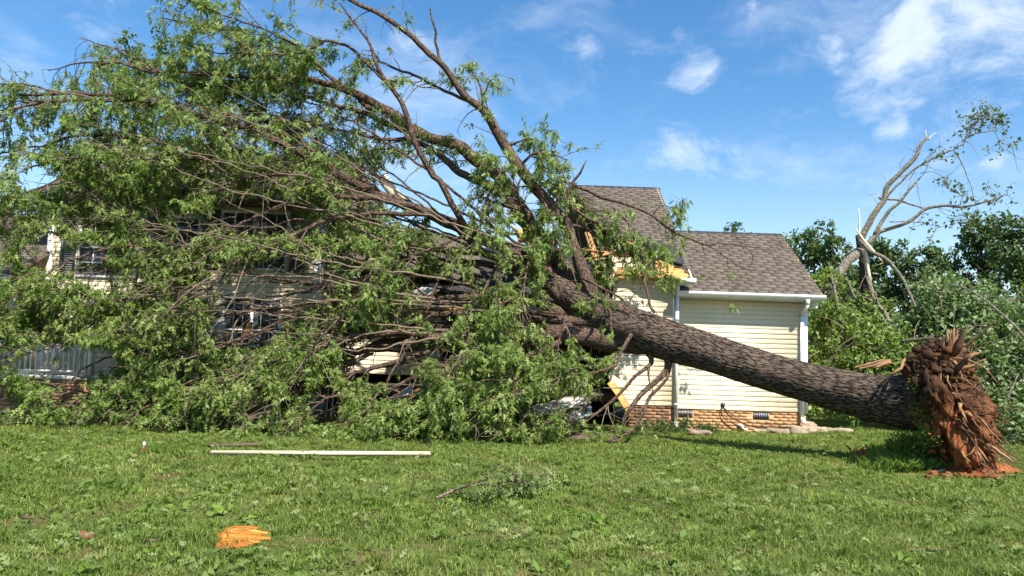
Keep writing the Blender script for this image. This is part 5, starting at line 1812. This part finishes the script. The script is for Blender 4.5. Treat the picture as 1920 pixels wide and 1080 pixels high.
single('board', 'brown curled board on the grass edge below the trunk', 'board', 'old_wood', lambda b: slab(b, [gnd(1058, 823, .05), gnd(1075, 812, .14), gnd(1092, 815, .13), gnd(1120, 826, .04), gnd(1090, 830, .03)], .03, .01, 2))
single('board', 'dark broken board end at the tip of the lowest limb', 'board', 'old_wood', lambda b: ragged_plank(b, gnd(1136, 828, .05), gnd(1158, 826, .05), .1, .04, (0, 0, 1), .04))
hc = at(606, 758, 15.0)
hs = thing('hand_truck', 'red and grey hand truck frame standing under the crown by the house', 'hand truck', (hc[0], hc[1], 0))
hb = Buf()
for px in (610, 620):
    s = spline([at(px + 6, 722, 15.0), at(px + 4, 750, 15.0), at(px, 786, 14.9)], .1)
    tube(hb, s, [.018] * len(s), 8)
hb.build('frame', M['steel'], hs, True)
hb = Buf()
ang = np.linspace(0, 2 * math.pi, 28)
s = np.array([hc + np.array([math.cos(a) * .17, .02 * math.sin(a), math.sin(a) * .22 - .08]) for a in ang])
tube(hb, s, [.02] * len(s), 8)
hb.build('hoop', M['red_paint'], hs, True)

# clay heaps and clods below the root plate
ck = Buf()
for p0, a_, b2_, c_, sd_ in clods:
    pebble(ck, p0, a_, b2_, c_, sd_, 9, 6)
stuff(ck.build('soil_clods', M['soil'], tree, True))
cl = Buf()
for k in range(70):
    p = gnd(random.gauss(1800, 42), random.uniform(868, 898))
    pebble(cl, (p[0], p[1], .03), random.choice([.03, .045, .06, .09, .15]), random.choice([.03, .05, .07, .1]), random.uniform(.02, .07), k * 2.1, 12, 7)
for k in range(14):
    p = gnd(random.uniform(1615, 1720), random.uniform(842, 872))
    pebble(cl, (p[0], p[1], .02), random.uniform(.05, .15), random.uniform(.05, .12), random.uniform(.03, .09), 60 + k * 2.1, 10, 6)
for cx_, cy_, Rx, Ry, hh, sd_ in ((1780, 884, .62, .34, .15, 1.0), (1665, 858, .62, .28, .11, 5.0), (1835, 880, .5, .35, .16, 7.0), (1865, 882, .45, .25, .09, 9.0)):
    c = gnd(cx_, cy_)
    k = 56
    gxx, gyy = np.meshgrid(np.linspace(-1.25, 1.25, k), np.linspace(-1.25, 1.25, k))
    vz = np.zeros_like(gxx)
    for i in range(k):
        for j in range(k):
            q = Vector((gxx[i, j] * 1.7 + sd_, gyy[i, j] * 1.7, sd_))
            nn_ = mnoise.noise(q) * .5 + mnoise.noise(q * 2.7) * .3 + mnoise.noise(q * 7) * .2
            vz[i, j] = hh * (1.0 - (gxx[i, j] ** 2 + gyy[i, j] ** 2) + nn_ * 1.1) + .02 * mnoise.noise(q * 15)
    vv = np.stack([c[0] + gxx * Rx, c[1] + gyy * Ry, np.maximum(vz, -.06)], -1).reshape(-1, 3)
    ii = np.arange(k * k).reshape(k, k)
    cl.add(vv, np.stack([ii[:-1, :-1], ii[:-1, 1:], ii[1:, 1:], ii[1:, :-1]], -1).reshape(-1, 4))
hp = Buf()
c = gnd(1722, 868)
k = 50
gxx, gyy = np.meshgrid(np.linspace(-1.25, 1.25, k), np.linspace(-1.25, 1.25, k))
vz = np.zeros_like(gxx)
for i in range(k):
    for j in range(k):
        q = Vector((gxx[i, j] * 1.9 + 3, gyy[i, j] * 1.9, 3.0))
        vz[i, j] = .36 * (1.0 - (gxx[i, j] ** 2 + gyy[i, j] ** 2) + mnoise.noise(q) * .5 + mnoise.noise(q * 3) * .3) + .025 * mnoise.noise(q * 9)
hp.add(np.stack([c[0] + gxx * .6, c[1] + gyy * .42, np.maximum(vz, -.06)], -1).reshape(-1, 3), np.stack([(ii := np.arange(k * k).reshape(k, k))[:-1, :-1], ii[:-1, 1:], ii[1:, 1:], ii[1:, :-1]], -1).reshape(-1, 4))
tag(hp.build('heaved_turf', M['dark_soil'], None, True), 'dark mound of heaved turf under the butt of the trunk', None, kind='stuff')
tag(cl.build('soil', M['soil'], None, True), 'loose red clay and clods spilled around the root plate', None, kind='stuff')

# single broken branch in the middle of the lawn -----------------------
FB = gnd(930, 925)
fb_ = thing('fallen_branch', 'small leafy broken branch lying alone in the middle of the lawn', 'branch', (FB[0], FB[1], 0))
FP, FD = [], []
ftw = Buf()
for pts in ([(818, 934, .05), (850, 920, .10), (885, 910, .16), (950, 903, .2), (995, 907, .12)], [(850, 920, .10), (888, 906, .22), (915, 896, .28), (950, 890, .26), (985, 887, .24), (1030, 892, .14)],
            [(915, 898, .26), (918, 885, .38), (930, 876, .44), (945, 872, .46)], [(855, 921, .08), (880, 925, .06), (893, 930, .03)], [(950, 903, .2), (968, 890, .28), (1000, 886, .26)]):
    s = spline([gnd(a, b_, h) for a, b_, h in pts], .05)
    b = Buf()
    r = .016 if pts[0][0] == 818 else .009
    tube(b, s, np.linspace(r, .003, len(s)), 7, True, .05)
    b.build('stem', M['twig'], fb_, True)
    for i in range(int(len(s) * .45), len(s)):
        for m in range(2):
            g_ = grow(s[i], RNG.normal(size=3) * np.array([1, 1, .3]) + np.array([.3, 0, -.1]), .18, 3, .2, .3)
            g_[:, 2] = np.maximum(g_[:, 2], .03)
            tube(ftw, g_, np.linspace(.004, .002, 4), 3, False)
            k = RNG.integers(3, 6)
            FP.append(g_[-1] + RNG.normal(size=(k, 3)) * .05)
            FD.append(RNG.normal(size=(k, 3)) + np.array([.4, 0, -.4]))
stuff(ftw.build('twigs', M['twig'], fb_))
FP, FD = np.concatenate(FP), np.concatenate(FD)
FP[:, 2] = np.maximum(FP[:, 2], .04)
b = Buf()
leaves(b, FP, FD, RNG.uniform(.07, .12, len(FP)), OAK_V, OAK_T)
stuff(b.build('leaves', M['litter'], fb_))

# sticks in the grass
sticks = [([(770, 948, .0), (768, 925, .16), (776, 905, .3), (773, 888, .42)], .006, 'twig', 'dry upright twig standing in the grass left of the leafy branch'),
          ([(1512, 905, .02), (1510, 893, .05), (1518, 886, .06), (1545, 884, .03)], .007, 'twig', 'pale hooked stick lying in the grass before the roots'),
          ([(1752, 884, .03), (1770, 882, .05), (1786, 872, .07)], .02, 'pale_wood', 'pale splinter of wood at the edge of the spilled red clay'),
          ([(1700, 1032, .03), (1740, 1030, .04), (1775, 1030, .03)], .012, 'old_wood', 'short dark stick in the grass at the lower right'),
          ([(1770, 924, .04), (1810, 932, .05), (1850, 940, .04)], .006, 'twig', 'thin pale twig lying in the grass at the right below the roots'),
          ([(88, 960, .03), (112, 945, .06), (122, 934, .1)], .006, 'twig', 'thin twig leaning in the grass at the left'),
          ([(258, 1008, .03), (285, 1013, .05), (305, 1010, .04)], .007, 'twig', 'thin pale stick left of the orange wood slab'),
          ([(40, 970, .03), (66, 971, .03)], .011, 'old_wood', 'short dark stick near the left edge of the lawn'),
          ([(1482, 830, .02), (1482, 832, .12), (1495, 832, .1), (1512, 834, .05)], .008, 'twig', 'bent twig in the shadow of the trunk'),
          ([(1168, 932, .03), (1200, 938, .05), (1225, 935, .04)], .006, 'twig', 'thin twig in the grass right of the leafy branch')]
for pts, r, m, lab in sticks:
    s = spline([gnd(a, b_, h) for a, b_, h in pts], .04)
    s2 = s.copy()
    single('stick', lab, 'stick', m, lambda b: tube(b, s2, np.linspace(r, r * .5, len(s2)), 7, True, .08), 'sticks lying in the lawn', True)

# ------------------------------------------------------------------ grass, weeds, fallen leaves


def lawn_points(n, y0=4.6, y1=24.0, power=.5):
    u = RNG.random(n)
    e = 1 - power
    Y = (y0 ** e + u * (y1 ** e - y0 ** e)) ** (1 / e)
    X = RNG.uniform(-1, 1, n) * (.78 * Y + 3.0)
    return X, Y


def fbm(x, y, s, o=0.0):
    return (np.sin(x * s + 1.3 * np.sin(y * s * .8 + o)) + np.sin(y * s * 1.15 + 1.7 * np.sin(x * s * .7 + 2 * o)) + .6 * np.sin((x + y) * s * 2.3 + o * 3) + .6 * np.sin((x - 1.3 * y) * s * 1.9 + o)) / 3.2


def solid_ground(x, y):
    """places without grass: the house, the clay"""
    inside = ((x > -11.1) & (x < 7.0) & (y > 17.2)) | ((x < -9.1) & (y > 16.2)) | ((x > 2.7) & (x < 6.95) & (y > 16.95))
    for cx_, cy_, ra, rb2 in ((1780, 880, .66, .36), (1665, 858, .56, .26), (1850, 880, .55, .3), (1722, 868, .5, .34)):
        c = gnd(cx_, cy_)
        wob = 1 + .25 * np.sin(x * 9 + y * 5) + .2 * np.sin(x * 17 - y * 13)
        inside = inside | (((x - c[0]) / ra) ** 2 + ((y - c[1]) / rb2) ** 2 < wob)
    return inside


gb = Buf()
N = 520000
X, Y = lawn_points(N)
patch = fbm(X, Y, .9, .7)
bare = (fbm(X, Y, 1.3, 2.1) + .35 * fbm(X, Y, 6.1, .4) > np.clip(.02 + (Y - 6) * .14, .0, .95))
keep = ~solid_ground(X, Y) & ~(bare & (RNG.random(N) < .6))
X, Y, patch = X[keep], Y[keep], patch[keep]
n = len(X)
tuft = fbm(X, Y, 5.2, 1.9)
H = RNG.uniform(.016, .055, n) * (1 + .42 * patch + .5 * tuft) * (1 + .022 * (Y - 6))
Wd = RNG.uniform(.0022, .0042, n) * np.sqrt(Y / 5.0)
az = RNG.uniform(0, 2 * math.pi, n)
lean = RNG.uniform(.25, 1.9, n) * H
base = np.stack([X, Y, ground_z(X, Y) - .004], -1)
dx = np.stack([np.cos(az), np.sin(az), np.zeros(n)], -1)
sx = np.stack([-np.sin(az), np.cos(az), np.zeros(n)], -1)
rot2 = RNG.uniform(-.6, .6, n)[:, None]
side = sx + dx * rot2
upv = np.array([0, 0, 1.0])
v = np.stack([base - side * Wd[:, None], base + side * Wd[:, None],
              base + side * Wd[:, None] * .8 + dx * lean[:, None] * .35 + upv * H[:, None] * .62, base - side * Wd[:, None] * .8 + dx * lean[:, None] * .35 + upv * H[:, None] * .62,
              base + dx * lean[:, None] + upv * H[:, None]], axis=1).reshape(-1, 3)
o5 = (np.arange(n) * 5)[:, None]
dry = np.clip(fbm(X, Y, 1.3, 2.1) + .5 * fbm(X, Y, 4.3, .9), -1, 1) * np.clip(1.25 - (Y - 5) / 9, .35, 1)
rn = np.clip(.40 + .36 * dry + RNG.normal(size=n) * .30, 0, 1)
gb.add(v, np.array([[0, 1, 2, 3]]) + o5, np.array([[3, 2, 4]]) + o5, None, np.repeat(rn, 5))
nt = 2600
X, Y = lawn_points(nt, 4.6, 17.0)
k = ~solid_ground(X, Y) & (fbm(X, Y, 2.1, 5.0) > RNG.uniform(-.6, .5, nt))
X, Y = X[k], Y[k]
per = 34
n = len(X) * per
r_ = np.abs(RNG.normal(size=n)) * np.repeat(RNG.uniform(.03, .08, len(X)), per)
a_ = RNG.uniform(0, 2 * math.pi, n)
bx, by = np.repeat(X, per) + r_ * np.cos(a_), np.repeat(Y, per) + r_ * np.sin(a_)
H = np.repeat(RNG.uniform(.05, .11, len(X)), per) * RNG.uniform(.5, 1.15, n)
az = a_ + RNG.normal(size=n) * .7
lean = H * RNG.uniform(.3, 1.3, n)
Wd = RNG.uniform(.0025, .0045, n) * np.sqrt(by / 5.0)
base = np.stack([bx, by, ground_z(bx, by) - .004], -1)
dx = np.stack([np.cos(az), np.sin(az), np.zeros(n)], -1)
side = np.stack([-np.sin(az), np.cos(az), np.zeros(n)], -1) + dx * RNG.uniform(-.6, .6, n)[:, None]
v = np.stack([base - side * Wd[:, None], base + side * Wd[:, None],
              base + side * Wd[:, None] * .8 + dx * lean[:, None] * .35 + upv * H[:, None] * .7, base - side * Wd[:, None] * .8 + dx * lean[:, None] * .35 + upv * H[:, None] * .7,
              base + dx * lean[:, None] + upv * H[:, None] * .9], axis=1).reshape(-1, 3)
o5 = (np.arange(n) * 5)[:, None]
rn = np.clip(np.repeat(RNG.normal(.3, .2, len(X)), per) + RNG.normal(size=n) * .12, 0, 1)
gb.add(v, np.array([[0, 1, 2, 3]]) + o5, np.array([[3, 2, 4]]) + o5, None, np.repeat(rn, 5))
tag(gb.build('grass', M['grass']), 'short uneven lawn grass', None, kind='stuff')

wb = Buf()
nw = 8500
X, Y = lawn_points(nw, 4.6, 17.0)
cl_ = fbm(X, Y, 1.6, 3.7) + .5 * fbm(X, Y, 4.1, 1.1)
k = (cl_ > RNG.uniform(-.5, .55, nw)) & ~solid_ground(X, Y)
X, Y = X[k], Y[k]
per = 6
n = len(X)
P = np.stack([X, Y, ground_z(X, Y) + .012], -1)
P = np.repeat(P, per, axis=0) + RNG.normal(size=(n * per, 3)) * np.array([.03, .03, .012])
P[:, 2] = np.maximum(P[:, 2], .004)
a = RNG.uniform(0, 2 * math.pi, n * per)
D = np.stack([np.cos(a), np.sin(a), RNG.uniform(.1, 1.1, n * per)], -1)
S = np.repeat(RNG.choice([.022, .032, .045, .065, .1], n, p=[.34, .32, .2, .1, .04]), per) * RNG.uniform(.7, 1.2, n * per)
leaves(wb, P, D, S, OVAL_V, OVAL_T, np.repeat(np.clip(RNG.normal(.45, .25, n), 0, 1), per) * .8 + RNG.random(n * per) * .2)
tag(wb.build('weeds', M['weed']), 'broad-leaved weeds and clover growing through the lawn', None, kind='stuff')

fl = Buf()
nf = 4200
X, Y = lawn_points(nf, 4.8, 17.0)
k = ~solid_ground(X, Y)
X, Y = X[k], Y[k]
P = np.stack([X, Y, ground_z(X, Y) + RNG.uniform(.03, .075, len(X))], -1)
a = RNG.uniform(0, 2 * math.pi, len(X))
D = np.stack([np.cos(a), np.sin(a), RNG.normal(size=len(X)) * .35], -1)
leaves(fl, P, D, RNG.uniform(.05, .12, len(X)), OAK_V, OAK_T)
# small torn sprays
X, Y = lawn_points(190, 5.0, 16.0)
k = ~solid_ground(X, Y)
for x_, y_ in zip(X[k], Y[k]):
    m = 7
    P = np.array([x_, y_, .07]) + RNG.normal(size=(m, 3)) * np.array([.07, .07, .015])
    a = RNG.uniform(0, 2 * math.pi) + RNG.normal(size=m) * .7
    leaves(fl, P, np.stack([np.cos(a), np.sin(a), RNG.normal(size=m) * .3], -1), RNG.uniform(.07, .12, m), OAK_V, OAK_T)
tag(fl.build('fallen_leaves', M['litter']), 'torn pale green leaves scattered over the lawn', None, kind='stuff')

# taller weeds and grass around the root plate
rw = Buf()
RP = []
for k in range(520):
    p = gnd(random.gauss(1722, 26), random.uniform(850, 884))
    RP.append([p[0], p[1], random.uniform(.05, .46) * max(.2, 1 - ((p[0] - gnd(1722, 868)[0]) / .7) ** 2)])
for k in range(260):
    p = at(random.gauss(1744, 15), random.uniform(710, 830), 11.35 + random.uniform(-.2, .2))
    RP.append(p)
RP = np.array(RP)
RP = np.repeat(RP, 7, axis=0) + RNG.normal(size=(len(RP) * 7, 3)) * .045
RP[:, 2] = np.maximum(RP[:, 2], .02)
leaves(rw, RP, RNG.normal(size=RP.shape) + np.array([0, -.3, .5]), RNG.uniform(.03, .075, len(RP)), OVAL_V, OVAL_T)
gp = gnd(1722, 868)
for k in range(4600):
    p = gnd(random.gauss(1714, 36), random.uniform(846, 888))
    h = random.uniform(.05, .26)
    a = random.uniform(0, 6.28)
    q = np.array([p[0], p[1], max(0.0, .30 * (1 - ((p[0] - gp[0]) / .6) ** 2 - ((p[1] - gp[1]) / .45) ** 2))])
    e = np.array([math.cos(a), math.sin(a), 0])
    rw.add([q - e[[1, 0, 2]] * .003, q + e[[1, 0, 2]] * .003, q + e * h * .25 + np.array([0, 0, h * .6]), q + e * h * .7 + np.array([0, 0, h * .9])], None, [(0, 1, 2), (0, 2, 3)], None, random.random())
tag(rw.build('undergrowth', M['weed']), 'tall grass and creepers around the foot of the upturned roots', None, kind='stuff')
